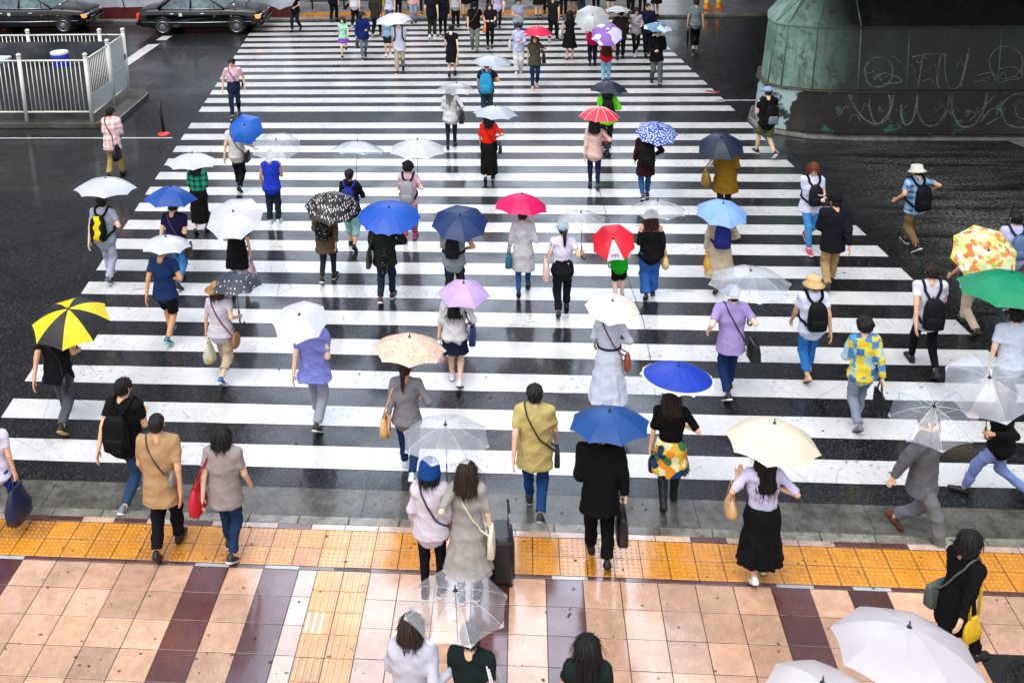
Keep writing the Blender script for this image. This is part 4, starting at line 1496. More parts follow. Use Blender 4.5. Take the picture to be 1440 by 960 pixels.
for p0, p1 in zip(pts[:-1], pts[1:]):
    n = 6
    for i in range(n):
        a, b = p0.lerp(p1, i/n), p0.lerp(p1, (i+1)/n)
        w = rnd.uniform(.003, .006)
        m.add([(a.x - w, a.y, .0075), (a.x + w, a.y, .0075), (b.x + w, b.y, .0075), (b.x - w, b.y, .0075)], [(0, 1, 2, 3)])
struct(m.build('road_joint', plain('bitumen_joint', '#141414', .5)))

# far side: kerb, tactile row, pavement
m = MB(); m.box((0, 39.52, .05), (90, .20, .10), bev=.01); struct(m.build('far_kerb', concrete_mat((.17, .165, .15), 'far_kerb_stone')))
m = MB(); m.box((0, 69.6, .045), (90, 59.9, .10)); struct(m.build('far_pavement', concrete_mat((.17, .17, .17), 'far_paving', .6)))
yl = tiles('far_tactile_paving', [(-8.9 + .3*i, -8.6 + .3*i, 39.68 + .3*k, 39.98 + .3*k, vary(YEL, .1)) for i in range(40) for k in range(3)], M_TILE, .003, .112)

# small wet leaves and litter on the ground
leaf = NT('leaf'); leaf.bsdf((.028, .020, .012), .35, None, 0, .5)
m = MB()
def flake(x, y, z, s):
    a = rnd.uniform(0, 6.28); n = 6
    q = []
    for k in range(n):
        b = a + 2*math.pi*k/n
        r = s*rnd.uniform(.55, 1.1)*(1 if k % 3 else 1.5)
        q.append((x + r*math.cos(b), y + r*.6*math.sin(b), z + rnd.uniform(0, .006)))
    m.add(q, [tuple(range(n))])
for i in range(210):
    x, y = rnd.uniform(-6.5, 5.5), rnd.uniform(7.3, 11.2)
    flake(x, y, .1535 if y < KY - .02 else .009, rnd.uniform(.008, .022))
for i in range(170):
    y = rnd.uniform(11.3, 26); x = rnd.uniform(-9, 7)
    flake(x, y, .0085, rnd.uniform(.008, .028))
tag(m.build('fallen_leaves', leaf.m), 'tiny dark wet leaves scattered over the paving and stripes', 'leaves', None, 'stuff')

# manhole cover in the near pavement
root = empty('manhole_cover', (4.83, 8.355, .150), 0, 'dark square manhole cover with ring grooves in the near pavement', 'manhole cover')
iron = plain('cast_iron', '#23211f', .35, .5, 0, .3, 30)
m = MB(); m.box((0, 0, -.004), (.93, .89, .012)); m.build('frame', plain('dark_tile', '#15120f', .4), root)
m = MB()
m.lathe((0, 0, .003), [(.40, 0), (.40, .006), (.385, .008), (.37, .004), (.36, .004), (.35, .008), (.27, .008), (.26, .004), (.25, .004), (.24, .008), (.12, .008), (.11, .004), (.10, .004), (.09, .008), (0, .008)], 48)
for i in range(22):
    a = i*2*math.pi/22
    m.box((.305*math.cos(a), .305*math.sin(a), .013), (.07, .022, .006), a + .7)
for i in range(12):
    a = i*2*math.pi/12
    m.box((.18*math.cos(a), .18*math.sin(a), .013), (.07, .022, .006), a + .7)
m.build('lid', iron, root, True)

# ------------------------------------------------------------------ white fence round the works, its island, what is stored inside
white_metal = plain('white_metal', '#d6d4cc', .38, 0, .2, .08, 20)
m = MB()
poly = [(-40, 25.85), (-11.45, 25.85), (-10.95, 26.15), (-11.02, 28.75), (-11.35, 29.35), (-40, 29.35)]
m.prism(poly, .001, .16)
struct(m.build('kerb_island', concrete_mat((.06, .055, .042), 'island_kerb'), None, bevel=.02))

def post(x, y, h, parent, r=.055):
    m = MB()
    m.tube([(x, y, .16), (x, y, h - .09)], r, 12)
    m.lathe((x, y, h - .09), [(r*1.05, 0), (r*1.3, .01), (r*.7, .022), (r*.6, .03), (r*1.15, .05), (r*1.25, .075), (r*1.0, .10), (r*.4, .118), (0, .122)], 14)
    m.build('post', white_metal, parent, True)

def panel(a, b, z0, z1, parent, nb=None, frame=.026, mid=None):
    a, b = Vector((a[0], a[1], 0)), Vector((b[0], b[1], 0))
    m = MB()
    L = (b - a).length
    d = (b - a)/L
    for z in (z0, z1): m.tube([a + Vector((0, 0, z)), b + Vector((0, 0, z))], frame, 8)
    n = nb or int(L/.118)
    for i in range(1, n):
        q = a + d*(L*i/n)
        m.tube([q + Vector((0, 0, z0)), q + Vector((0, 0, z1))], .0125, 6)
    m.build('bar_panel', white_metal, parent, True)

root = empty('fence', (-14, 26.0, .16), 0, 'front run of white metal bar fence with ball topped posts on the left island', 'fence', 'white fences round the left works')
W = Matrix.Translation((14, -26.0, -.16))
def kids_to_root(root):
    for c in root.children: c.matrix_parent_inverse = root.matrix_basis.inverted()
px_ = [-17.2, -15.3, -13.42, -11.60]
for x in px_: post(x, 26.0, 2.02, root)
for a, b in zip(px_[:-1], px_[1:]): panel((a + .06, 26.0), (b - .06, 26.0), .42, 1.84, root)
kids_to_root(root)
root = empty('fence', (-11.63, 27.5, .16), 0, 'side run of white fence with grey sheet gate facing the crossing', 'fence', 'white fences round the left works')
post(-11.64, 27.62, 2.02, root); post(-11.68, 28.92, 2.05, root)
panel((-11.60, 26.07), (-11.64, 27.55), .34, 1.86, root)
m = MB()
for z in (.34, 1.86): m.tube([(-11.64, 27.70, z), (-11.68, 28.84, z)], .022, 8)
for y in (27.76, 28.79): m.tube([(-11.64, y, .34), (-11.64, y, 1.86)], .02, 8)
m.build('gate_frame', white_metal, root, True)
m = MB(); m.box((-11.655, 28.27, 1.10), (.012, 1.00, 1.48)); m.box((-11.648, 28.27, .98), (.02, 1.02, .012)); m.build('gate_sheet', plain('grey_sheet', '#b9c2c6', .4), root)
m = MB(); m.box((-11.615, 26.85, .62), (.010, 1.38, .50)); m.build('lower_sheet', plain('grey_sheet', '#b9c2c6', .4), root)
m = MB(); m.box((-11.63, 28.78, 1.25), (.05, .06, .16), bev=.01); m.build('latch', plain('latch', '#8d8f90', .3, .8), root)
kids_to_root(root)
root = empty('fence', (-14, 29.0, .16), 0, 'rear run of white metal fence behind the blue barrel', 'fence', 'white fences round the left works')
rx = [-18.9, -16.8, -14.60, -12.42]
for x in rx: post(x, 29.0, 2.02, root)
for a, b in zip(rx[:-1], rx[1:]): panel((a + .06, 29.0), (b - .06, 29.0), .42, 1.86, root, None)
m = MB(); m.tube([(-12.36, 29.0, 1.86), (-11.72, 28.95, 1.86)], .02, 8); m.build('top_rail', white_metal, root, True)
kids_to_root(root)
m = MB()
tarp = NT('dark_tarp'); tarp.bsdf(tarp.ramp(tarp.noise(1.2, 4, .6, tarp.pos()), [(.3, (.02, .024, .026)), (.7, (.075, .085, .09))]), .35, tarp.bump(tarp.noise(2.2, 4, .6, tarp.pos()), .6, .05))
def wavy(m, x0, x1, y, z0, z1, amp=.03, n=40, nz=8):
    vs, fs = [], []
    for s, off in ((0, 0), (1, .012)):
        for i in range(n + 1):
            for k in range(nz + 1):
                x = x0 + (x1 - x0)*i/n; z = z0 + (z1 - z0)*k/nz
                vs.append((x, y + off + amp*math.sin(x*5 + 2*math.sin(z*2.3)) + amp*.6*math.sin(x*13 + z*4), z))
    N = (n + 1)*(nz + 1)
    for i in range(n):
        for k in range(nz):
            a = i*(nz+1) + k; b = a + nz + 1
            fs.append((a, b, b+1, a+1)); fs.append((N+a, N+a+1, N+b+1, N+b))
    m.add(vs, fs)
wavy(m, -19.5, -12.0, 28.80, .17, 1.70)
tag(m.build('tarpaulin', tarp.m, None, True), 'dark grey tarpaulin hung inside the rear white fence', 'tarpaulin')
m = MB(); wavy(m, -17.0, -11.75, 26.16, .18, 1.62, .02)
tag(m.build('tarpaulin', tarp.m, None, True), 'dark tarpaulin hung behind the front white fence bars', 'tarpaulin')
root = empty('storage_box', (-15.9, 27.6, .16), 0, 'pale storage box with a flat lid inside the white fence', 'box')
m = MB(); m.box((0, 0, .62), (2.3, .85, 1.22), bev=.02); m.build('case', plain('box_side', '#7d8c92', .5), root)
m = MB(); m.box((0, 0, 1.275), (2.42, .95, .09), bev=.02); m.build('lid', plain('box_lid', '#c3ccd0', .4), root)
kids = root.children
root = empty('barrel', (-13.28, 28.1, .16), 0, 'blue barrel with a white lid inside the white fence', 'barrel')
m = MB(); m.lathe((0, 0, 0), [(.23, 0), (.245, .02), (.245, .42), (.26, .44), (.245, .46), (.245, .86), (.26, .88), (.245, .90), (.245, 1.36), (.235, 1.38)], 24); m.build('drum', plain('blue_plastic', '#10309a', .35), root, True, auto=35)
m = MB(); m.lathe((0, 0, 1.38), [(.252, -.02), (.252, .03), (.24, .045), (.10, .05), (0, .05)], 24); m.build('lid', plain('white_plastic', '#d8dadb', .4), root, True, auto=35)

root = empty('bollard', (-9.42, 25.35, 0), 0, 'thin black flexible post on a red base left of the crossing', 'bollard')
m = MB(); m.lathe((0, 0, 0), [(.17, .001), (.165, .02), (.10, .045), (.06, .06), (.05, .075)], 20); m.build('base', plain('red_rubber', '#c8301e', .4), root, True)
m = MB(); m.tube([(0, 0, .05), (-.03, .02, .45), (-.065, .03, .92)], [.045, .043, .042], 14); m.build('pole', plain('black_rubber', '#0d0d0e', .4), root, True)

# hoarding behind the taxis
root = empty('hoarding', (-20, 39.75, 0), 0, 'grey sheeted construction hoarding with dark red base behind the taxis', 'hoarding')
m = MB(); m.box((-2.0, 0, .28), (26.0, .10, .56)); m.build('base_board', plain('red_board', '#4a0e0e', .5), root)
m = MB(); wavy(m, -15, 11.0, -.02, .56, 3.0, .05, 90, 10)
hs_ = NT('grey_sheeting'); hs_.bsdf(hs_.ramp(hs_.noise(.9, 4, .6, hs_.pos()), [(.3, (.26, .28, .31)), (.7, (.42, .44, .48))]), .45, hs_.bump(hs_.noise(1.6, 4, .6, hs_.pos()), .6, .08))
m.build('sheeting', hs_.m, root, True)
m = MB()
for x in (-12, -8.4, -4.8, -1.2, 2.4, 6.0, 9.6): m.tube([(x, .25, 0), (x, .25, 3.0)], .03, 8)
m.tube([(-15, .25, 1.6), (11, .25, 1.6)], .025, 8)
m.build('scaffold', plain('scaffold', '#777a7c', .35, .8), root, True)
for i, x in enumerate((4.1, 9.2)):
    m = MB(); m.tube([(x, -.14, 2.9), (x + .06, -.13, 2.0), (x - .03, -.12, 1.2), (x + .08, -.12, .5)], .02, 8); m.build('tie_cord', plain('dark_cord', '#26282b', .7), root, True)

# guard rail and cones on the far pavement
root = empty('guard_rail', (-6.4, 41.2, .095), 0, 'low dark guard rail on the far pavement beyond the yellow paving', 'guard rail')
dk = plain('dark_steel', '#17181a', .4, .3)
for x in (-2.2, -.9, .4, 1.7): 
    m = MB(); m.tube([(x, 0, 0), (x, 0, .72)], .035, 10); m.build('post', dk, root, True)
for z in (.34, .68):
    m = MB(); m.tube([(-2.3, 0, z), (1.8, 0, z)], .028, 10); m.build('rail', dk, root, True)
for x in (-.35, .75):
    m = MB(); m.tube([(x - .55, -.1, .012), (x + .1, .0, .6)], .06, 8); m.build('brace', dk, root, True)
for k, (x, y) in enumerate(((6.95, 40.38), (7.42, 40.48))):
    root = empty('traffic_cone', (x, y, .095), 8*k, ['left of the two orange traffic cones by the far kerb', 'right of the two orange traffic cones by the far kerb'][k], 'traffic cone', 'orange cones by the far kerb')
    m = MB(); m.box((0, 0, .02), (.38, .38, .04), bev=.012); m.build('base', plain('cone_base', '#b8630c', .5), root)
    m = MB(); m.lathe((0, 0, .04), [(.15, 0), (.135, .03), (.032, .64), (.026, .66), (0, .66)], 20); m.build('cone', plain('cone_orange', '#e08a10', .45), root, True)
    m = MB(); m.lathe((0, 0, .04), [(.108, .20), (.104, .225), (.084, .34), (.081, .34)], 20); m.build('band', plain('cone_band', '#e8b040', .4), root, True)

# ------------------------------------------------------------------ viaduct pier and deck
def pier_mat():
    t = NT('green_painted_steel')
    p = t.pos()
    sx = t.n('SeparateXYZ', i_0=p); X, Y, Z = sx.outputs
    nz = t.noise(1.1, 5, .65, p); fine = t.noise(14, 4, .7, p)
    c = t.ramp(nz, [(.28, (.07, .12, .095)), (.5, (.17, .29, .235)), (.72, (.28, .42, .35))])
    mp = t.n('Mapping'); t.put(mp.inputs[0], p); mp.inputs['Scale'].default_value = (3, 3, .5)
    run = t.ramp(t.noise(2.2, 4, .7, mp.outputs[0]), [(.52, 0.), (.7, .75)])
    c = t.mix(run, c, (.07, .06, .035))
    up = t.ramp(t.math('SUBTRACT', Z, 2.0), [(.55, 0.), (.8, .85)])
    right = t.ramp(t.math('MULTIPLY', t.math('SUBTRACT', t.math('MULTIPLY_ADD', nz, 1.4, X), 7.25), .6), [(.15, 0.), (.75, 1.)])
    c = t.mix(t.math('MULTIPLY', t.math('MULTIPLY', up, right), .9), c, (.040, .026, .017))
    c = t.mix(t.math('MULTIPLY', right, .93), c, t.ramp(t.noise(.8, 4, .6, p), [(.35, (.006, .0055, .004)), (.55, (.016, .0145, .010)), (.75, (.024, .038, .029))]))  # shade under the deck painted into the colour, near black towards the right
    c = t.mix(t.ramp(fine, [(.6, 0.), (.74, .6)]), c, (.035, .030, .022))
    c = t.mix(t.ramp(t.noise(3.4, 5, .75, p), [(.54, 0.), (.66, .8)]), c, (.030, .034, .022))
    c = t.mix(t.ramp(t.noise(5.2, 5, .75, mp.outputs[0]), [(.60, 0.), (.70, .7)]), c, (.085, .045, .020))
    t.bsdf(c, t.math('MULTIPLY_ADD', nz, .3, .3), t.bump(t.math('ADD', fine, nz), .35, .02), 0, .4)
    return t.m
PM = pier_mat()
def oct_(inset, xl=5.88, yf=24.98, yb=28.1, xr=46):
    i = inset
    return [(xl + i, 26.55 - .15*i), (xl + .03 + i*1.0, 25.85), (xl + .30 + i*.8, 25.48 + i*.5), (xl + 1.0 + i*.5, yf + .16 + i*.9), (xl + 2.1, yf + i), (xr, yf + i), (xr, yb - i), (xl + 1.2, yb - i), (xl + .25 + i*.8, yb - .6 - i*.3)]
root = empty('viaduct_pier', (6, 26.5, 0), 0, 'green painted viaduct pier covered in graffiti right of the crossing', 'viaduct pier')
m = MB(); m.prism(oct_(-.16), .002, .10, oct_(-.12)); m.build('footing', concrete_mat((.13, .12, .10), 'pier_footing'), root, bevel=.02)
m = MB(); m.prism(oct_(0), .10, 1.16, oct_(.07)); 
pl = NT('pier_plinth'); pp = pl.pos(); s3 = pl.n('SeparateXYZ', i_0=pp); n1 = pl.noise(1.3, 5, .65, pp)
cl_ = pl.ramp(n1, [(.3, (.010, .009, .007)), (.55, (.022, .019, .014)), (.75, (.045, .04, .03))])
cl_ = pl.mix(pl.math('MULTIPLY', pl.math('LESS_THAN', pl.math('ADD', s3.outputs[0], pl.math('MULTIPLY', n1, 1.2)), 7.15), pl.ramp(pl.noise(2.3, 3, .6, pp), [(.42, 0.), (.5, 1.)])), cl_, (.34, .47, .46))
cl_ = pl.mix(pl.ramp(pl.noise(3.1, 4, .6, pp), [(.60, 0.), (.66, .7)]), cl_, (.04, .16, .12))
pl.bsdf(cl_, .55, pl.bump(pl.noise(16, 4, .7, pp), .4, .02))
m.build('plinth', pl.m, root, bevel=.03)
m = MB(); m.prism(oct_(.0), 1.163, 1.20, oct_(.02)); m.build('ledge', plain('ledge', '#3b3726', .5, 0, 0, .5, 3), root, bevel=.01)
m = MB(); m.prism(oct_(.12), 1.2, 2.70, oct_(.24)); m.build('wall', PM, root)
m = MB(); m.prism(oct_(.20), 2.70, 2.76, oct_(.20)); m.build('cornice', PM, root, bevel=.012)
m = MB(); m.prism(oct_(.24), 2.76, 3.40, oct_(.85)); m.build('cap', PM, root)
lo_, hi_ = oct_(.115), oct_(.235); lo2, hi2 = oct_(.235), oct_(.845)
seam_m = plain('pale_green_edge', '#56705f', .5, 0, 0, .45, 4)
def seam(a, b, r):
    q = MB(); q.tube([a, Vector(a).lerp(Vector(b), .5), b], r, 6); q.build('seam', seam_m, root, True)
for i in (1, 2, 3, 4):                             # raised seams over the facets
    seam((*lo_[i], 1.2), (*hi_[i], 2.70), .020)
    seam((*lo2[i], 2.76), (*hi2[i], 3.38), .020)
for x in (9.1, 11.2, 13.3, 15.4): seam((x, 25.095, 1.2), (x, 25.215, 2.70), .015)
rg = random.Random(5)
g = MB()                                           # sprayed outlines: ribbons of paint lying on the wall and plinth
def onwall(x, z):
    if z < 1.16: return Vector((x, 24.98 + .07*max(z - .1, 0)/1.06 - .004, z))
    if z < 1.21: return Vector((x, 24.965, z))
    return Vector((x, 25.10 + .12*(z - 1.2)/1.5 - .005, z))
def spray(pts, w=None):
    w = w or rg.choice((.03, .045, .06))
    n = len(pts); P = []
    for i in range((n - 1)*7 + 1):
        f = i/7; k = min(int(f), n - 2); tt = f - k
        p0, p1, p2, p3 = [Vector(pts[max(0, min(n - 1, q))]) for q in (k - 1, k, k + 1, k + 2)]
        q = .5*((2*p1) + (p2 - p0)*tt + (2*p0 - 5*p1 + 4*p2 - p3)*tt*tt + (3*p1 - p0 - 3*p2 + p3)*tt**3)
        P.append(onwall(q.x, q.y))
    g.tube(P, w/2, 6, True, (0, 1, 0))
def bubble(x, z, w, h, o=0):
    spray([(x + w*.1, z + h*.1), (x - w*.05, z + h*.6), (x + w*.25, z + h), (x + w*.75, z + h*.95), (x + w*1.0, z + h*.55), (x + w*.85, z + h*.08), (x + w*.4, z - h*.04), (x + w*.1, z + h*.1)])
def ushape(x, z, w, h):
    spray([(x, z + h), (x + w*.05, z + h*.45), (x + w*.3, z), (x + w*.7, z + .02), (x + w*.95, z + h*.5), (x + w, z + h)])
bubble(8.15, 1.30, .62, .68)
spray([(8.35, 1.45), (8.6, 1.62), (9.0, 1.42), (8.55, 1.34)]); spray([(7.75, 1.1), (8.1, .55), (8.5, .38), (8.75, .75), (8.7, 1.1)])
ushape(8.25, .42, .55, .68); ushape(9.0, .38, .34, .5); ushape(9.35, .36, .75, .78); ushape(10.15, .34, .8, .82)
spray([(9.2, 2.0), (9.6, 2.08), (10.0, 2.05)]); spray([(9.45, 2.05), (9.4, 1.6), (9.38, 1.24)]); spray([(9.85, 2.05), (9.8, 1.5), (9.86, 1.24)])
ushape(9.95, 1.26, .5, .8); spray([(10.5, 2.2), (10.42, 1.7), (10.36, 1.26)]); spray([(10.7, 1.55), (11.0, 1.62), (11.2, 1.58)])
bubble(11.0, 1.5, .72, .72); spray([(11.2, 1.7), (11.55, 1.75), (11.75, 1.5), (11.3, 1.42)]); spray([(11.9, 2.4), (11.78, 1.9), (11.7, 1.6), (11.85, 1.75)])
bubble(11.35, .32, .95, .78); bubble(11.65, .52, .45, .42); spray([(10.6, .45), (11.0, .9), (11.15, 1.1)]); spray([(10.85, .4), (11.1, .75), (11.35, .62), (11.0, .36)])
bubble(12.2, 1.32, .7, .75); ushape(12.5, .4, .8, .7)
for i in range(42):
    x, z = 7.5 + i*.15, rg.choice((.5, .75, 1.45, 1.75, 1.95)) + rg.uniform(-.08, .08)
    spray([(x, z), (x + rg.uniform(.05, .15), z + rg.uniform(-.15, .15)), (x + .2, z + rg.uniform(-.1, .15)), (x + .28, z + rg.uniform(-.12, .12))], .018)
sp_ = NT('spray_paint')
b_ = sp_.bsdf(lin('#868c80'), .6, None, 0, .3, link=False)
tr_ = sp_.n('BsdfTransparent'); mx_ = sp_.n('MixShader')
sp_.put(mx_.inputs[0], sp_.ramp(sp_.noise(2.3, 5, .75, sp_.pos()), [(.34, .04), (.62, .75)])); sp_.put(mx_.inputs[1], tr_.outputs[0]); sp_.put(mx_.inputs[2], b_.outputs[0])
sp_.end(mx_.outputs[0])
g.build('graffiti', sp_.m, root, True)
kids_to_root(root)

def steel_col(x, y, z0, z1, parent):
    m = MB(); m.box((x, y, (z0 + z1)/2), (.62, .04, z1 - z0)); m.box((x, y + .6, (z0 + z1)/2), (.62, .04, z1 - z0)); m.box((x, y + .3, (z0 + z1)/2), (.05, .56, z1 - z0))
    for k in range(int((z1 - z0)/.5)):
        for s_ in (-.25, .25): m.lathe((x + s_, y - .02, z0 + .3 + k*.5), [(.025, -.01), (.02, .01), (0, .015)], 6)
    m.build('column', plain('viaduct_steel', '#3a4038', .55, 0, 0, .3, 3), parent)
root = empty('viaduct', (20, 32, 3.3), 0, 'dark steel railway viaduct carried above the graffiti pier', 'viaduct')
dm_ = plain('viaduct_steel', '#23261f', .6, 0, 0, .3, 3)
for x in (8.6, 11.6, 15, 19, 23, 27): steel_col(x, 26.2, 3.3, 6.0, root)
m = MB(); m.box((29.0, 38.5, 6.25), (46, 42.0, .5)); m.build('deck', dm_, root)
for y in (18.0, 21.2, 24.6, 29, 33.4, 37.8, 42.2, 46.6, 51, 55.4):
    m = MB(); m.box((29.0, y, 5.85), (45.6, .35, .34)); m.build('girder', dm_, root)
m = MB(); m.box((5.95, 38.5, 6.6), (.18, 42.3, 1.6)); m.box((29, 17.4, 6.6), (46, .18, 1.5)); m.build('parapet', plain('viaduct_steel', '#343931', .6, 0, 0, .3, 3), root)
kids_to_root(root)

# ------------------------------------------------------------------ buildings that close the street beyond the frame (seen in the wet ground)
glass = plain('window_glass', '#1a222a', .12, 0, .5, .3, 1)
def building(label, x0, x1, y0, y1, h, col, floors, cat='building'):
    root = empty('office_building', ((x0 + x1)/2, (y0 + y1)/2, 0), 0, label, cat)
    w, d = x1 - x0, y1 - y0
    m = MB(); m.box((0, 0, h/2), (w, d, h)); m.build('wall', plain('facade', col, .6, 0, 0, .15, .4), root)
    fh = h/floors
    for f in range(floors):
        m = MB(); z = fh*(f + .55)
        m.box((0, -d/2 - .03, z), (w*.92, .1, fh*.5))
        m.build('window_band', glass, root)
    m = MB(); m.box((0, 0, h + .4), (w + .5, d + .5, .8)); m.build('roof', plain('roof', '#55565a', .7), root)
    return root
building('tall brown office tower beyond the taxis, out of the top left', -46, -21, 47, 66, 54, '#2b2826', 15)
building('low grey station building beyond the far pavement', -20.5, 6, 52, 70, 9, '#2c2d2f', 3)
building('dark tower rising behind the viaduct', 13, 50, 62, 90, 60, '#242527', 16)
# ------------------------------------------------------------------ taxis
def taxi(label, x, y, lamp_on=False, first=None):
    root = empty('taxi', (x, y, 0), 0, label, 'taxi', 'black taxis waiting at the far side')
    if first is not None:
        def rec(src, par):
            for ch in list(src.children):
                c = ch.copy(); link(c, par)
                rec(ch, c)
        rec(first, root)
        return root
    black = plain('black_car_paint', '#030304', .10, 0, .15, .1, 2)
    chrome = plain('chrome', '#c9ccd0', .15, 1)
    sec = [(-2.36, .42, .66, .70), (-2.33, .34, .80, .78), (-2.25, .28, .93, .82), (-1.9, .24, .975, .845), (-1.45, .22, .99, .85), (-.8, .20, .965, .855), (0, .20, .955, .855), (.9, .20, .965, .85), (1.2, .21, .96, .845), (1.7, .23, .925, .83), (2.12, .27, .875, .80), (2.27, .31, .82, .77), (2.33, .38, .68, .72)]
    vs, fs = [], []
    for X, zb, zt, w in sec:
        dz = zt - zb
        half = [(w*.80, zb), (w*.96, zb + dz*.10), (w*1.0, zb + dz*.36), (w*1.0, zb + dz*.62), (w*.975, zb + dz*.84), (w*.93, zb + dz*.95), (w*.82, zt), (w*.4, zt + .018), (0, zt + .024)]
        ring = [(-a, b) for a, b in half] + [(a, b) for a, b in half[-2::-1]]
        vs += [(X, a, b) for a, b in ring]
    n = len(vs)//len(sec)
    for i in range(len(sec) - 1):
        for k in range(n - 1):
            fs.append((i*n+k, i*n+k+1, (i+1)*n+k+1, (i+1)*n+k))
        fs.append((i*n+n-1, i*n, (i+1)*n, (i+1)*n+n-1))
    fs.append(tuple(range(n-1, -1, -1))); fs.append(tuple(range((len(sec)-1)*n, len(sec)*n)))
    m = MB(); m.add(vs, [f[::-1] for f in fs]); m.build('body', black, root, True, auto=50)
    # cabin
    gs = [(-1.52, .985, .985, .74), (-1.02, .97, 1.40, .66), (-.4, .96, 1.455, .655), (.25, .96, 1.43, .66), (.98, .965, .97, .76)]
    m = MB()
    P = []
    for X, zb, zt, w in gs: P.append([(X, -.80, zb), (X, -w, zt - .0), (X, w, zt), (X, .80, zb)])
    q = [v for r in P for v in r]
    f = []
    for i in range(len(P) - 1):
        for k in range(3): f.append((i*4+k, (i+1)*4+k, (i+1)*4+k+1, i*4+k+1))
    m.add(q, f); gl = NT('car_glass')
    gl.bsdf(gl.ramp(gl.noise(3.5, 3, .6, gl.obj()), [(.35, (.012, .03, .032)), (.7, (.10, .19, .19))]), .06, None, 0, .6, .8, .05)
    m.build('windows', gl.m, root)
    m = MB()
    rv = [(-1.06, 1.405), (-.4, 1.462), (.28, 1.438)]
    for (a, za), (b, zb) in zip(rv[:-1], rv[1:]):
        m.box(((a+b)/2, 0, (za+zb)/2), (b - a + .02, 1.34, .035), 0, .012, Matrix.Rotation(-math.atan2(zb - za, b - a), 3, 'Y'))
    m.build('roof', black, root, bevel=.02)
    m = MB()
    for s in (-1, 1):
        m.tube([(.98, s*.80, .975), (.25, s*.672, 1.44)], .028, 8); m.tube([(-1.52, s*.79, .985), (-1.02, s*.67, 1.41)], .075, 8)
        m.tube([(-.28, s*.812, .97), (-.28, s*.667, 1.45)], .035, 8); m.tube([(.25, s*.672, 1.44), (-.4, s*.667, 1.465), (-1.02, s*.67, 1.41)], .028, 8)
        m.tube([(.62, s*.81, .97), (.55, s*.73, 1.22)], .014, 6)
    m.build('pillars', black, root, True)
    m = MB()
    for s in (-1, 1):
        m.tube([(-1.45, s*.822, .985), (0, s*.828, .968), (.95, s*.82, .978)], .010, 6)
        m.tube([(-2.15, s*.852, .50), (0, s*.866, .47), (2.0, s*.835, .49)], .013, 6)
        for X in (-1.0, .16):
            m.box((X, s*.862, .80), (.17, .025, .036), bev=.008)
    m.build('chrome_trim', chrome, root, True)
    m = MB()
    for s in (-1, 1):
        for X in (-.30, .86, -1.28): m.tube([(X, s*.858, .92), (X - .01, s*.866, .6), (X, s*.85, .28)], .005, 5)
    m.build('door_seams', plain('seam', '#020202', .6), root, True)
    m = MB()
    for s in (-1, 1):
        m.box((-.66, s*.868, .77), (.12, .006, .12))
    m.build('door_sign', plain('white_sticker', '#d5d5cf', .4), root)
    m = MB()
    for s in (-1, 1):
        m.lathe((.62, s*.862, .70), [(.04, -.02), (.04, .02), (0, .025)], 10)
    m.build('crest', plain('dull_gold', '#77705a', .3, .8), root, True)
    for s in (-1, 1):
        m = MB(); m.tube([(1.35, s*.72, .96), (1.37, s*.74, 1.06)], .014, 6); m.box((1.36, s*.75, 1.10), (.09, .16, .10), bev=.025)
        m.build('fender_mirror', chrome, root, True)
        m = MB(); m.box((2.275, s*.58, .66), (.10, .34, .17), bev=.03); m.build('headlight', plain('lamp_glass', '#cfd6d8', .1, 0, .8), root)
        t = NT('indicator_lamp')
        b = t.bsdf(lin('#ff8a3a'), .2); b.inputs['Emission Color'].default_value = (*lin('#ff7a20'), 1); b.inputs['Emission Strength'].default_value = .8
        m = MB(); m.box((2.20, s*.745, .655), (.20, .10, .15), bev=.02); m.build('indicator', t.m, root)
        t = NT('tail_lamp')
        b = t.bsdf(lin('#c01010'), .2); b.inputs['Emission Color'].default_value = (*lin('#ff2010'), 1); b.inputs['Emission Strength'].default_value = 1.2
        m = MB(); m.box((-2.315, s*.66, .70), (.10, .26, .22), bev=.02); m.build('tail_light', t.m, root)
        m = MB(); m.lathe((1.25, s*.868, .70), [(.03, -.012), (.03, .012), (0, .014)], 8); m.build('side_repeater', plain('amber', '#e0762a', .3), root, True)
    m = MB(); m.box((2.32, 0, .66), (.06, .78, .17), bev=.015); m.build('grille', plain('dark_grille', '#3b3d40', .3, .8), root)
    m = MB()
    m.tube([(2.355, -.40, .75), (2.355, .40, .75)], .014, 6); m.tube([(2.355, -.40, .57), (2.355, .40, .57)], .014, 6)
    for yy in (-.3, -.15, 0, .15, .3): m.tube([(2.355, yy, .57), (2.355, yy, .75)], .006, 5)
    m.box((2.36, 0, .44), (.09, 1.50, .05), bev=.02)
    m.build('grille_chrome', chrome, root, True)
    for X, Z in ((2.34, .43), (-2.36, .45)):
        m = MB(); m.box((X, 0, Z), (.14, 1.62, .17), bev=.05); m.build('bumper', black, root, bevel=.01)
    m = MB(); m.box((2.42, 0, .44), (.015, .33, .165)); m.build('number_plate', plain('plate_green', '#3d6b4c', .4), root)
    tyre = plain('tyre', '#0b0b0b', .6); 
    wm = rm = None
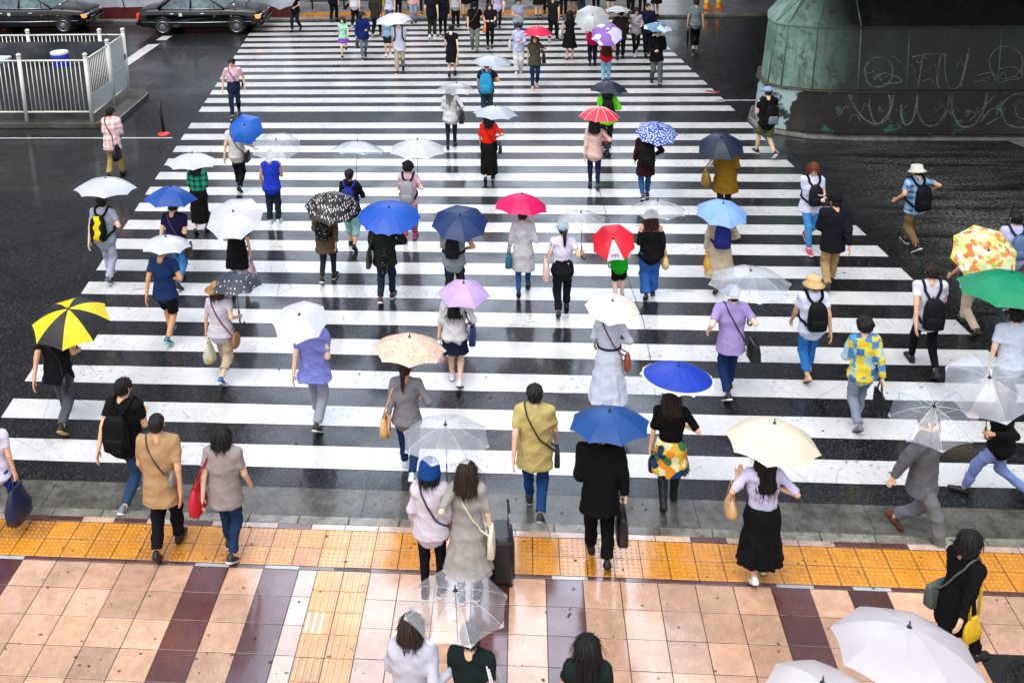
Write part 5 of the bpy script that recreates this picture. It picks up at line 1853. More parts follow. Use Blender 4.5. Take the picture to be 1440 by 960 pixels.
    for X in (-1.38, 1.42):
        for s in (-1, 1):
            M = Matrix.Translation((X, s*.775, .315)) @ Matrix.Rotation(R(90), 4, 'X')
            if s == 1: M = M @ Matrix.Rotation(R(180), 4, 'X')
            if wm is None:
                m = MB(); m.lathe((0, 0, 0), [(.20, -.09), (.285, -.095), (.312, -.075), (.315, 0), (.312, .075), (.285, .095), (.205, .09)], 28)
                w = m.build('wheel', tyre, root, True, auto=60); wm = w.data
                m = MB(); m.lathe((0, 0, 0), [(.215, .088), (.205, .098), (.19, .085), (.17, .075), (.10, .092), (.055, .098), (.05, .11), (0, .112)], 28)
                for i in range(14):
                    a = 2*math.pi*i/14; m.box((.145*math.cos(a), .145*math.sin(a), .086), (.05, .016, .014), a)
                r = m.build('hubcap', plain('hubcap', '#9a9ca0', .28, .9), w, True, auto=40); rm = r.data
                w.matrix_local = M
            else:
                w = bpy.data.objects.new('wheel', wm); link(w, root); w.matrix_local = M
                r = bpy.data.objects.new('hubcap', rm); link(r, w)
            m = MB()
    m = MB()
    for X in (-1.38, 1.42):
        for s in (-1, 1):
            pts = [(X + .36*math.cos(a), s*.848, .315 + .36*math.sin(a)) for a in np.linspace(-.25, math.pi + .25, 18)]
            m.tube(pts, .022, 6)
    m.build('wheel_arches', black, root, True)
    return root
t1 = taxi('black taxi sedan by the far left end of the stripes', -12.05, 37.95)
taxi('black taxi at the left edge, lamps lit, behind the white fence', -18.85, 38.35, True, t1)
# ------------------------------------------------------------------ the people, their umbrellas and bags
BK, BR, DB, GR = '#15110f', '#33211a', '#241913', '#8a8886'
SNK = lambda a='#2a2a2c', b='#d8d8d8': ('sneaker', a, b)
LO = lambda a='#17130f': ('loafer', a, '#0c0b0a')
UR, UL, SS = ('s', 'u'), ('u', 's'), ('s', 's')

# --- near pavement
p = person('person cut by left frame edge in lavender tee and bright blue jeans', foot=(6, 745), h=1.62, hd=5, base=.15, hair=('bob', BR), top=('tee', '#cfcbe0', {'hem': -.08}), bot=('jeans', '#1f3f9a'), shoes=SNK('#d5d5d8'), arms=('s', 'c'), step=.24, lead=1)
tote('large navy bag hanging beside the bright blue jeans at left edge', p, '#141a38', 1, w=.40, hh=.46, d=.20, kind='hand', soft=True, drop=.10)
tote('orange bag on the far hip of the person in lavender tee', p, '#c98328', -1, w=.26, hh=.22, soft=True)
p = person('man in black tee with rucksack walking just left of the tan shirted man', head=(166, 531), h=1.74, hd=6, sex='m', lean=9, hair=('short', BK), top=('tee', '#101012', {'hem': -.12}), bot=('jeans', '#27405f'), shoes=SNK('#6d7278'), arms=('s', 'b'), step=.32, lead=-1, skin='#dcab88')
backpack('black rucksack of the man in black tee', p, '#0d0d0f', hh=.48, w=.33, z=.02)
p = person('man in loose tan shirt and black trousers, seen from behind', foot=(238, 777), h=1.77, hd=-4, sex='m', base=.15, hair=('crop', BK), top=('shirt', '#a88660', {'hem': -.20, 'ease': .045, 'flare': .03}), bot=('trousers', '#101013'), shoes=LO(), arms=('s', 's'), step=.17)
tote('grey crossbody pouch on the back of the tan shirt', p, '#75716a', 1, w=.20, hh=.17, d=.09, kind='cross', z=.22, y=-.13, round_=True, out=-.08, strap='#3c3833')
p = person('person with round dark hair, taupe tee and a red shoulder bag', foot=(325, 780), h=1.62, hd=4, sex='m', base=.15, hair=('bob', BK), top=('tee', '#8f8583', {'hem': -.16, 'ease': .04}), bot=('jeans', '#1c3150'), shoes=SNK('#23282c', '#c8c8c8'), step=.16, lead=-1)
tote('bright red slouchy shoulder bag on the taupe tee', p, '#b31026', -1, w=.34, hh=.34, d=.16, z=.12, soft=True, y=-.10, strap='#9c1424')
p = person('woman in blue knit hat, pale blouse and black trousers beside the umbrella holder', head=(603, 653), h=1.60, hd=4, base=.15, hair=('bob', BK), hat=('cloche', '#16417e'), top=('long', '#c4bcc6', {'ease': .04, 'hem': -.07, 'sleeve': 1.5}), bot=('slim', '#0f1016'), shoes=SNK('#1a1a1c'), gait='stand', look=(8, -6))
tote('thin strapped dark pouch across the pale blouse', p, '#2a2a30', 1, w=.16, hh=.14, d=.06, kind='cross', z=.02, y=.05, out=-.05)
p = person('woman in grey draped dress sharing a clear umbrella, dragging a suitcase', head=(656, 654), h=1.62, hd=2, base=.15, hair=('shoulder', '#2b1d16'), top=('dress', '#98948f', {'skirt': -.46, 'sleeve': .9, 'flare': .10, 'ease': .03}), bot=('slim', '#141416'), shoes=SNK('#1a1a1c'), gait='stand', arms=((.16, .16, .34, True), 'c'), apex=(626, 590))
W_DRESS = p
umbrella('clear dome umbrella over the blue knit hat and grey dress', p, (626, 590), 64, -1, 'clear', '#dfe6ee', n=8, Rmax=.60)
tote('cream cloth crossbody bag on the grey draped dress', p, '#ddd4bd', 1, w=.28, hh=.26, d=.08, kind='cross', z=.08, y=-.10, strap='#d8cfb4')
q = at(705, 812, .15)
suitcase('black ribbed suitcase on wheels right of the grey dress', (q.x, q.y, .15), 84)
p = person('person in loose white blouse at the bottom edge under the lower clear umbrella', head=(577, 866), h=1.66, hd=2, base=.15, hair=('bob', '#2a1f1a'), top=('long', '#b4b4c0', {'ease': .05, 'hem': -.16}), bot=('trousers', '#3a3a42'), shoes=SNK(), arms=('s', (.12, .34, .34, True)), apex=(640, 822))
umbrella('large clear umbrella at the bottom edge above two cropped heads', p, (640, 822), 76, 1, 'clear', '#eef1f6', Rmax=.62, opc=.14)
p = person('person with spiky dark hair and dark green top at the bottom edge', head=(661, 878), h=1.62, hd=8, base=.15, hair=('short', '#23232c'), top=('tee', '#15201f', {'ease': .03}), bot=('trousers', '#1a1a20'), shoes=SNK())
tote('dark bag with pale straps on the dark green top', p, '#20262a', 1, w=.30, hh=.30, d=.12, z=.20, strap='#c8c8c8')
p = person('woman with long black hair cropped by the bottom edge in a dark teal top', head=(827, 896), h=1.60, hd=0, base=.15, hair=('long', '#0c0b0b'), top=('tee', '#16211f', {'ease': .04}), bot=('long_skirt', '#22282c'), shoes=SNK(), look=(0, -4))
p = person('man in black suit under a deep blue umbrella stepping off the pavement', foot=(842, 790), h=1.74, hd=0, sex='m', base=.15, hair=('short', BK), top=('jacket', '#0c0c0e', {'hem': -.22}), bot=('trousers', '#0b0b0d'), shoes=LO('#0d0c0c'), arms=((.10, .20, .20, True), 'c'), step=.15, lead=-1, apex=(857, 571))
umbrella('deep blue umbrella hiding the head of the man in black suit', p, (857, 571), 58, -1, 'plain', '#1d4c8c', spin=.2)
tote('black document bag in the right hand of the black suit', p, '#0d0d0f', 1, w=.42, hh=.36, d=.13, kind='hand', drop=.10)
p = person('man in olive yellow shirt and jeans, bare headed, stepping off the kerb', foot=(752, 722), h=1.74, hd=3, sex='m', hair=('short', '#1a1512'), top=('shirt', '#b3a468', {'ease': .045, 'hem': -.20, 'flare': .03}), bot=('jeans', '#1d3f70'), shoes=SNK('#22262c', '#999999'), step=.22, lead=-1, skin='#e0b596')
tote('small dark pouch at the right hip of the olive yellow shirt', p, '#20201e', 1, w=.18, hh=.22, d=.07, z=.02, y=.02, kind='cross')
p = person('woman in patterned yellow skirt, black top and black knee boots', foot=(940, 712), h=1.60, hd=4, hair=('shoulder', DB), top=('tee', '#0e0d0e', {'hem': -.02, 'sleeve': .9}), bot=('skirt', '#c9a23c', {'len': -.34, 'flare': .07, 'kind': 'print'}), shoes=('boot', '#101012', '#080808'), boots='#101012', arms=('c', 'u'), step=.16, apex=(955, 508))
umbrella('royal blue umbrella with broad white rim above the patterned skirt', p, (955, 508), 53, 1, 'rim', '#1d3fb0', '#dfe3ea', n=16, shaft='#cccccc')
tote('black camera style bag in the left hand beside patterned skirt', p, '#101012', -1, w=.20, hh=.18, d=.10, kind='hand', drop=.06, round_=True)
p = person('woman in lilac blouse and long black skirt raising her left hand', foot=(1066, 815), h=1.60, hd=0, base=.15, hair=('long', '#0e0c0c'), top=('long', '#c4c0de', {'ease': .035, 'hem': -.02, 'sleeve': .95}), bot=('skirt', '#0f1012', {'len': -.62, 'flare': .08}), shoes=('loafer', '#d4d4d8', '#16130f'), arms=((.25, .16, .33), 'u'), step=.12, lead=1, apex=(1090, 588))
umbrella('cream umbrella of the woman in lilac blouse', p, (1090, 588), 66, 1, 'plain', '#e2d8c0', depth=.46)
tote('tan leather bag on the left forearm of the lilac blouse', p, '#c39a6c', -1, w=.28, hh=.22, d=.13, kind='elbow', soft=True)
p = person('man in grey suit with brown shoes striding towards the pavement', foot=(1288, 762), h=1.74, hd=125, sex='m', hair=('short', '#26221f'), top=('jacket', '#5b5d62', {'hem': -.18}), bot=('trousers', '#686b70'), shoes=LO('#5a2a16'), arms=('u', 's'), step=.26, lead=1, lean=1, apex=(1314, 566))
umbrella('clear umbrella above the head of the man in grey suit', p, (1314, 566), 60, -1, 'clear', '#d5dfee', Rmax=.56, opc=.12)
p = person('person in black top and pale jeans by the right frame edge', foot=(1398, 702), h=1.62, hd=-60, hair=('shoulder', '#331a12'), top=('long', '#0e0d0e', {'ease': .035}), bot=('jeans', '#6d7fae'), shoes=LO('#121216'), arms=('u', 'b'), step=.34, lead=-1, apex=(1392, 526))
umbrella('clear umbrella with white glints at right edge above brown hair', p, (1392, 526), 62, -1, 'clear', '#dbe4f0', Rmax=.6)
p = person('hurrying person all in black on the right of the yellow paving', head=(1357, 748), h=1.50, hd=60, base=.15, hair=('bob', '#0c0a0a'), top=('jacket', '#0d0d0e', {'hem': -.3}), bot=('trousers', '#101012'), shoes=SNK('#101010', '#202020'), step=.30, lean=10)
tote('grey green satchel on the black clothed hurrying person', p, '#47534f', -1, w=.26, hh=.24, d=.12, z=.12, kind='cross', out=-.05)
tote('yellow cloth bag on the far side of the black clothed person', p, '#c9a31a', 1, w=.22, hh=.26, d=.08, z=.05, soft=True)
p = person('person hidden beneath the big white umbrella in the bottom right corner', head=(1268, 985), h=1.68, hd=0, base=.15, hair=('short', BK), top=('tee', '#c8c8cc'), bot=('trousers', '#2a2a30'), shoes=SNK(), arms=UR, apex=(1280, 872))
umbrella('big frosted white umbrella in the bottom right corner', p, (1280, 872), 102, 1, 'frost', '#d9d9e2', Rmax=.62, depth=.40, spin=.35, prefer='near', L=.9)
p = person('person hidden beneath the white umbrella cut by the bottom edge', head=(1150, 1030), h=1.64, hd=0, base=.15, hair=('short', BK), top=('tee', '#8890a0'), bot=('trousers', '#2a2a30'), shoes=SNK(), arms=UR, apex=(1158, 950))
umbrella('white umbrella mostly cut off by the bottom edge', p, (1158, 950), 80, 1, 'frost', '#dcdce2', depth=.36, prefer='near', L=.9)

# --- lower half of the crossing
p = person('person in dark top and grey trousers under a yellow and black umbrella', foot=(92, 597), h=1.74, hd=-8, sex='m', hair=('short', BK), top=('tee', '#151416', {'hem': -.12}), bot=('trousers', '#4c4e58'), shoes=SNK('#1a1a1a', '#b08a50'), arms=('s', 'u'), step=.34, lead=-1, lean=6, apex=(95, 430))
umbrella('yellow and black panelled umbrella at the left of the crossing', p, (95, 430), 55, 1, 'plain', '#e6d20e', '#26262a', gores=[0, 1], spin=.15, depth=.46)
tote('dark navy sling bag low on the back of grey trousers man', p, '#12141f', 1, w=.30, hh=.24, d=.13, kind='cross', z=.03, y=-.12, out=-.10, soft=True)
p = person('man in navy tee and black shorts with bare calves', foot=(239, 478), h=1.70, hd=4, sex='m', hair=('short', BK), top=('tee', '#1a2f55', {'hem': -.10}), bot=('shorts', '#0f1015'), shoes=SNK('#2f6b78', '#9fc6c8'), arms=UR, step=.22, lead=-1, skin='#c98f66', apex=(233, 328))
umbrella('frosted white umbrella over the man in navy tee and shorts', p, (233, 328), 36, 1, 'frost', '#e6e9ee', spin=.1)
p = person('woman in straw hat, pale tee and beige capri trousers', foot=(316, 532), h=1.60, hd=4, hair=('bob', BR), hat=('straw', '#9c7a48'), top=('tee', '#b9b4bc', {'ease': .03, 'kind': 'stripe', 'c2': '#c9c4cc'}), bot=('capri', '#b3a087', {'len': 1.62}), shoes=SNK('#2d5e9a', '#d8e4ea'), arms=('c', 'u'), step=.30, lead=-1, apex=(330, 378))
umbrella('dark grey umbrella with white dashes above the straw hat', p, (330, 378), 37, 1, 'dots', '#3c404c', '#d9dbe2', depth=.5)
plastic_bag('yellow and white shopping bag in the straw hat woman\'s left hand', p, -1, '#e2dfd6', '#d9c018', hh=.32, w=.24)
tote('brown crossbody bag on the hip of beige capri trousers', p, '#8a6038', 1, w=.26, hh=.22, d=.10, kind='cross', z=.02, y=-.08, strap='#7a3044', round_=True)
p = person('person in billowing periwinkle shirt and grey trousers', foot=(447, 598), h=1.72, hd=8, sex='m', hair=('short', BK), top=('shirt', '#7d83c8', {'ease': .055, 'hem': -.13, 'flare': .05, 'fold': .012}), bot=('trousers', '#8d8f9a'), shoes=SNK('#26262a', '#c6c6c6'), arms=UR, step=.22, lead=-1, apex=(420, 438))
umbrella('frosted white umbrella resting over the periwinkle shirt', p, (420, 438), 41, 1, 'frost', '#e6e9ee')
p = person('woman in grey knit top and jeans with dark ponytail', foot=(575, 668), h=1.63, hd=2, hair=('pony', '#2c1a14'), top=('long', '#77757c', {'ease': .025, 'sleeve': 1.5}), bot=('jeans', '#1c3458'), shoes=SNK('#c9cdd0', '#e4e4e4'), arms=UR, step=.17, lead=-1, apex=(576, 468))
umbrella('beige speckled umbrella of the ponytailed woman in grey knit', p, (576, 468), 53, 1, 'speckle', '#e6cdb6', '#c48a64')
tote('tan shoulder tote on the left of the grey knit top', p, '#cda56c', -1, w=.28, hh=.30, d=.13, z=.06, soft=True, y=-.06)
p = person('woman in white blouse with tied sash and navy shorts', foot=(641, 540), h=1.58, hd=2, hair=('long', BK), top=('long', '#c9c6c6', {'ease': .045, 'sleeve': 1.3, 'hem': -.05}), bot=('skirt', '#141a30', {'len': -.30, 'flare': .04}), shoes=SNK('#e0e0e2', '#15151a'), arms=('c', 'u'), step=.14, lead=-1, apex=(652, 393))
umbrella('lilac folding umbrella tipped to the right over white blouse', p, (652, 393), 38, 1, 'plain', '#c3a5e0', n=6, depth=.5)
tote('navy shoulder bag on the right of the sashed white blouse', p, '#17265c', 1, w=.30, hh=.28, d=.10, z=.18, y=-.04, strap='#16204a')
plastic_bag('white carrier bag with something red in the sashed woman\'s left hand', p, -1, '#dcdcdc', '#d8606a', hh=.26, w=.22)
p = person('woman in long pale grey blue dress with dark belt', foot=(855, 572), h=1.62, hd=6, hair=('bob', '#2e1c16'), top=('dress', '#bcc2d0', {'skirt': -.72, 'sleeve': 1.7, 'flare': .10, 'ease': .024}), bot=None, shoes=LO(), arms=UR, belt='#1a2030', step=.22, apex=(862, 418))
umbrella('cream striped umbrella of the woman in the long dress', p, (862, 418), 39, 1, 'lines', '#ece2d6', '#d9cabd')
tote('brown leather crossbody bag on the long pale dress', p, '#8e3f1c', 1, w=.24, hh=.26, d=.10, kind='cross', z=.06, y=-.04, round_=True, strap='#5c2230')
p = person('person in lavender shirt with pale cap and dark blue jeans', foot=(1024, 556), h=1.70, hd=-6, sex='m', hair=('short', BK), hat=('cap', '#a9b4cc'), top=('shirt', '#9d8ac0', {'ease': .032, 'hem': -.16}), bot=('jeans', '#172a55'), shoes=SNK('#1b1b22', '#e2d8d8'), arms=((.32, .02, .14), 'u'), step=.20, lead=1, apex=(1056, 375))
umbrella('clear umbrella leaning over the lavender shirt and pale cap', p, (1056, 375), 58, 1, 'clear', '#dfe6f0', Rmax=.62)
tote('black messenger bag at the right hip of the lavender shirt', p, '#14140f', 1, w=.32, hh=.26, d=.15, kind='cross', z=.02, y=-.10, strap='#191920')
p = person('man in round straw hat and white tee with blue trousers and sandals', foot=(1136, 532), h=1.62, hd=-4, sex='m', hair=('short', BK), hat=('bucket', '#cfae78'), top=('tee', '#cdd2e6', {'ease': .035}), bot=('trousers', '#2a6cae', {'len': 1.8}), shoes=('loafer', '#c09a80', '#1b1612'), step=.20, lead=1)
backpack('black rucksack of the man in round straw hat', p, '#0f1214', hh=.42, w=.28, z=.06)
p = person('person in yellow and blue patchwork jacket with grey trousers', foot=(1206, 600), h=1.62, hd=-5, hair=('curly', '#150f0e'), top=('jacket', '#e0c820', {'kind': 'patch', 'hem': -.08, 'ease': .03}), bot=('trousers', '#7f8696'), shoes=LO('#6b6f78'), arms=('b', 's'), step=.20, lead=1)
tote('flat black handbag below the patchwork jacket\'s right hand', p, '#0f0f11', 1, w=.30, hh=.30, d=.06, kind='hand', drop=.12)
p = person('man in white tee and black trousers with a grey topped rucksack', foot=(1297, 522), h=1.74, hd=2, sex='m', hair=('short', '#221611'), top=('tee', '#c7c6d0', {'ease': .03, 'hem': -.08}), bot=('slim', '#101116'), shoes=SNK('#15161a', '#2a2a2a'), step=.28, lead=-1)
backpack('low hung rucksack with grey green top on the white tee', p, '#131518', hh=.46, w=.30, z=-.06, strap='#1a2236', kind='plain', pocket='#15171b')
p = person('person in white shirt and grey trousers beneath the green umbrella', foot=(1412, 590), h=1.68, hd=3, sex='m', hair=('short', BK), top=('shirt', '#c4ccdc', {'ease': .03, 'hem': -.04, 'sleeve': .7}), bot=('trousers', '#66686a'), shoes=LO(), arms=('c', 'u'), step=.2, apex=(1424, 378))
umbrella('bright green umbrella near the right frame edge', p, (1424, 378), 76, 1, 'plain', '#0e8a5f', Rmax=.66, depth=.4)
plastic_bag('white carrier bag in the left hand below the green umbrella', p, -1, '#dcdde0', None, hh=.28, w=.24)
tote('black bag on the right side of the green umbrella holder', p, '#121214', 1, w=.30, hh=.30, d=.12, z=.05)
p = person('person in beige trousers striding under the floral umbrella', foot=(1362, 466), h=1.64, hd=-10, hair=('shoulder', DB), top=('tee', '#d6bcb8', {'ease': .03}), bot=('trousers', '#b7a68e'), shoes=LO('#2b2420'), arms=UR, step=.30, lead=1, apex=(1392, 350))
umbrella('yellow and orange floral umbrella behind the green one', p, (1392, 350), 46, 1, 'floral', '#f0e8d0', depth=.46)
p = person('person in lavender shirt and denim apron top at the right edge', head=(1432, 297), h=1.68, hd=-4, sex='m', hair=('short', BK), top=('tee', '#b3b4d4', {'ease': .03}), bot=('trousers', '#2b3c66'), shoes=SNK(), step=.2)
backpack('slate blue rucksack at the right edge above floral umbrella', p, '#52688e', hh=.40, z=.08, strap='#1f2a4c')

# --- middle of the crossing
p = person('person in navy tee with a strap under the tilted blue umbrella', foot=(254, 402), h=1.66, hd=6, sex='m', hair=('short', BK), top=('tee', '#171a3a', {'hem': -.10, 'ease': .03}), bot=('jeans', '#3d78ae'), shoes=SNK('#16202c', '#20242a'), arms=UR, step=.22, lead=-1, apex=(240, 258))
umbrella('medium blue umbrella left of the green plaid shirt', p, (240, 258), 38, 1, 'plain', '#1d4f9e', n=6, depth=.5, spin=.3)
tote('dark flat bag on the right hip of the navy tee', p, '#15151a', 1, w=.26, hh=.22, d=.08, kind='cross', z=.02, y=-.08, strap='#6a3440')
p = person('person in pale grey shirt and trousers at the left end of stripes', foot=(155, 396), h=1.68, hd=3, sex='m', hair=('short', BK), top=('tee', '#9aa0ae', {'ease': .035}), bot=('trousers', '#a3a6b6'), shoes=SNK('#55575c', '#cccccc'), arms=('s', 'u'), step=.20, lead=-1, apex=(148, 246))
umbrella('frosted white umbrella furthest left on the crossing', p, (148, 246), 43, 1, 'frost', '#e6e8ef')
backpack('black rucksack with a yellow flash', p, '#121208', hh=.46, w=.30, kind='panel', col2='#e0c410')
p = person('person in black top and short skirt carrying a pink carrier bag', foot=(338, 412), h=1.60, hd=2, hair=('shoulder', BK), top=('long', '#0f0f11', {'ease': .03, 'hem': -.14, 'sleeve': .8}), bot=('skirt', '#0d0d0f', {'len': -.34, 'flare': .06}), shoes=SNK('#c6c6cc'), arms=('u', 'c'), step=.18, apex=(327, 294))
umbrella('large frosted white umbrella hiding the black skirted person', p, (327, 294), 42, -1, 'frost', '#e4e7ec', spin=.4)
plastic_bag('clear pink carrier bag behind the dashed umbrella', p, 1, '#d6c6cc', '#b0506a', hh=.40, w=.26)
p = person('woman in green plaid shirt and long black skirt', foot=(284, 328), h=1.60, hd=4, hair=('shoulder', BK), top=('shirt', '#2e9a76', {'kind': 'plaid', 'c2': '#123c34', 'sleeve': 1.4, 'hem': -.02}), bot=('long_skirt', '#0f0f11', {'len': -.62, 'flare': .02}), shoes=LO(), arms=UR, step=.14, apex=(270, 212))
umbrella('frosted white umbrella above the green plaid shirt', p, (270, 212), 38, 1, 'frost', '#e6e8ee')
p = person('person in off white top and black trousers with a sling bag', foot=(337, 268), h=1.66, hd=4, sex='m', hair=('short', BK), top=('tee', '#c2beb8', {'ease': .03}), bot=('trousers', '#111114'), shoes=LO(), arms=UR, step=.20, lead=-1, apex=(343, 174))
umbrella('bright blue umbrella tilted back above the off white top', p, (343, 174), 26, 1, 'plain', '#2260bc', depth=.52, n=6)
tote('black sling bag on the off white top', p, '#0f0f12', 1, w=.28, hh=.22, d=.10, kind='cross', z=.10, y=-.08)
p = person('grey haired man in bright blue vest and dark trousers', foot=(386, 315), h=1.58, hd=2, sex='m', hair=('crop', '#8c8a88'), top=('tee', '#2038b0', {'ease': .03, 'sleeve': 0}), bot=('trousers', '#1a2430'), shoes=SNK('#c8ccd0', '#dddddd'), arms=('s', 'b'), gait='stand', skin='#b98d6c', apex=(388, 193))
umbrella('clear umbrella with dark shaft over the blue vest', p, (388, 193), 36, 1, 'clear', '#dfe4ea')
p = person('woman with black ponytail, black top and pale teal trousers', foot=(496, 350), h=1.62, hd=2, hair=('pony', BK), top=('long', '#111214', {'ease': .03, 'sleeve': 1.3}), bot=('capri', '#86b4b2', {'len': 1.5}), shoes=LO('#101012'), arms=('b', 'u'), step=.16, lead=-1, apex=(503, 194))
umbrella('clear umbrella above the black ponytail', p, (503, 194), 41, 1, 'clear', '#e2e8ee')
backpack('royal navy rucksack of the ponytailed woman', p, '#1c2a78', hh=.42, w=.27, z=.06, strap='#24348c')
p = person('person in pale pink tee and pink trousers', foot=(577, 338), h=1.62, hd=2, hair=('curly', '#120f0e'), top=('tee', '#d2aab6', {'ease': .03}), bot=('trousers', '#8a4a66'), shoes=SNK('#b82a6a', '#d8a0b8'), arms=('b', 'u'), step=.16, apex=(587, 193))
umbrella('wide frosted white umbrella over the pale pink tee', p, (587, 193), 41, 1, 'frost', '#dcdfe4')
backpack('light grey rucksack on the pale pink tee', p, '#8f8f96', hh=.44, w=.28, z=.02, strap='#15151a')
p = person('person in olive brown coat and charcoal trousers', foot=(462, 396), h=1.62, hd=3, hair=('bob', BK), top=('coat', '#5a4a3a', {'hem': -.26}), bot=('slim', '#26282e'), shoes=SNK('#1d1d20', '#cfcfcf'), arms=UL, step=.16, apex=(468, 274))
umbrella('black umbrella covered in short white flecks', p, (468, 274), 40, -1, 'flecks', '#17161a', '#cfc8c8', depth=.46)
backpack('dark rucksack with pale badges on olive brown coat', p, '#141416', hh=.38, w=.26, z=.06, kind='dots', col2='#8c8c8c')
p = person('person in dark green jacket and navy jeans under the large blue umbrella', foot=(544, 424), h=1.70, hd=2, sex='m', hair=('short', BK), top=('jacket', '#20241e', {'hem': -.18}), bot=('jeans', '#1b2738'), shoes=SNK('#4a3034', '#dddddd'), arms=UR, step=.16, lead=1, apex=(547, 288))
umbrella('large vivid blue umbrella with many ribs', p, (547, 288), 45, 1, 'plain', '#1d55b8', n=16, spin=.1)
tote('olive triangular bag left of the dark green jacket', p, '#3a3c2a', -1, w=.32, hh=.30, d=.08, z=.12)
tote('black patterned bag on the seat of the navy jeans', p, '#15140f', 1, w=.34, hh=.34, d=.10, z=.12, y=-.16, out=-.20, kind='cross', patt='dots', col2='#9c9c98')
p = person('person in grey tee with black harness rucksack under dark navy umbrella', foot=(640, 432), h=1.68, hd=3, sex='m', hair=('short', BK), top=('tee', '#7f878e', {'ease': .035}), bot=('trousers', '#24262c'), shoes=SNK(), arms=('b', 'u'), step=.2, apex=(647, 299))
umbrella('dark navy umbrella right of the large vivid blue one', p, (647, 299), 41, 1, 'plain', '#173060', n=8, spin=.2)
backpack('small black rucksack with white disc on grey tee', p, '#15151a', hh=.36, w=.24, z=.14, strap='#121216')
p = person('woman in long white tunic and blue jeans', foot=(736, 414), h=1.60, hd=2, hair=('short', BR), top=('tunic', '#c0bec2', {'hem': -.36, 'sleeve': 1.5}), bot=('slim', '#244a80'), shoes=LO('#1a1815'), arms=('c', 'u'), step=.22, lead=1, apex=(734, 268))
umbrella('magenta pink umbrella above the white tunic', p, (734, 268), 39, 1, 'plain', '#d8145e', depth=.5, spin=.39)
tote('teal handbag in the left hand of the white tunic', p, '#1a6a80', -1, w=.30, hh=.24, d=.12, kind='elbow')
p = person('woman in pale cap and lilac white blouse with black flared trousers', foot=(791, 442), h=1.64, hd=0, hair=('pony', BK), hat=('cap', '#8fa6b4'), top=('tee', '#cdc6d8', {'hem': -.03, 'ease': .025}), bot=('trousers', '#14151a'), shoes=LO('#2a2622'), arms=('b', 'u'), step=.22, lead=1, apex=(817, 294))
umbrella('clear umbrella slanting right of the pale cap', p, (817, 294), 36, 1, 'clear', '#e4e9ee')
tote('blush pink tote on the left of the black flared trousers', p, '#dcb8ae', -1, w=.36, hh=.30, d=.12, z=.14, y=-.04)
p = person('child in bright green tee and black shorts', foot=(870, 424), h=1.28, hd=2, sex='m', hair=('short', BK), top=('tee', '#18a020', {'ease': .025}), bot=('shorts', '#101012'), shoes=SNK('#2a2a2c'), arms=UR, step=.14, apex=(862, 333))
umbrella('red umbrella with one white panel over the green tee child', p, (862, 333), 31, 1, 'plain', '#e0182e', '#cdd2e0', spin=-1.94, white_gore=0, mark='#c01828')
p = person('woman in black off shoulder top and flared jeans', foot=(913, 420), h=1.60, hd=0, hair=('shoulder', '#2c1612'), top=('long', '#101013', {'cut': .43, 'ease': .03}), bot=('wide', '#2b5aa0', {'len': 1.9}), shoes=LO('#14120f'), arms=('u', 'c'), step=.13, apex=(925, 278))
umbrella('clear umbrella above the black off shoulder top', p, (925, 278), 41, -1, 'clear', '#e2e4ee')
tote('straw coloured bag on the right arm of the black top', p, '#c9b274', 1, w=.26, hh=.22, d=.12, kind='elbow', round_=True)
p = person('woman in long beige coat dress with sandals', foot=(1010, 410), h=1.60, hd=2, hair=('bob', BK), top=('coat', '#b4a48e', {'hem': -.56, 'flare': .08}), bot=('slim', '#8a7a68'), shoes=LO('#2a2018'), arms=('c', 'u'), step=.18, apex=(1018, 282))
umbrella('light blue striped umbrella over the beige coat dress', p, (1018, 282), 37, 1, 'lines', '#6f9ce6', '#9dbef2', depth=.46)
backpack('dark blue rucksack on the beige coat dress', p, '#1d2468', hh=.42, w=.28, z=.08, strap='#1d2050')
tote('yellow and red pouch in the left hand of the beige coat dress', p, '#d99a18', -1, w=.28, hh=.26, d=.10, kind='hand', drop=.05, soft=True)
p = person('person in black jacket and cap with beige trousers', foot=(1166, 405), h=1.72, hd=4, sex='m', hair=('short', BK), hat=('cap', '#111113'), top=('jacket', '#15141c', {'ease': .05}), bot=('trousers', '#a1845c'), shoes=LO(), arms=('b', 's'), step=.22)
p = person('auburn haired woman facing the camera in white tee and blue jeans', foot=(1135, 348), h=1.72, hd=172, hair=('shoulder', '#5a2c1c'), top=('tee', '#c9cbe2', {'ease': .04, 'hem': -.12}), bot=('jeans', '#3f84bc'), shoes=SNK('#b8304a', '#d8d8d8'), arms=('b', 'x'), step=.24, look=(20, -25))
backpack('black rucksack worn on the chest of the auburn haired woman', p, '#14151f', hh=.38, w=.26, z=.06, front=True)
p = person('man in white bucket hat and pale blue plaid shirt', foot=(1281, 349), h=1.66, hd=-16, sex='m', hair=('short', BK), hat=('bucket', '#d6d0c4'), top=('shirt', '#8fb0cc', {'kind': 'plaid', 'c2': '#39597e', 'ease': .03}), bot=('trousers', '#6d5a3a'), shoes=SNK('#141414'), arms=((.36, .06, .16), (.28, -.05, .30)), step=.26)
backpack('black rucksack of the man in white bucket hat', p, '#101014', hh=.48, w=.30, z=.0)
p = person('man in pale cap, black tee and olive shorts near the pier', foot=(1076, 220), h=1.72, hd=-14, sex='m', hair=('short', BK), hat=('cap', '#8ea6cc'), top=('tee', '#121214', {'ease': .035}), bot=('shorts', '#5a6038'), shoes=SNK('#3a2a2c', '#dcdcdc'), arms=('b', 'up'), step=.28, lead=-1)
backpack('black rucksack with grey pocket beside the pier', p, '#131316', hh=.46, w=.30, z=.0, pocket='#767c86')
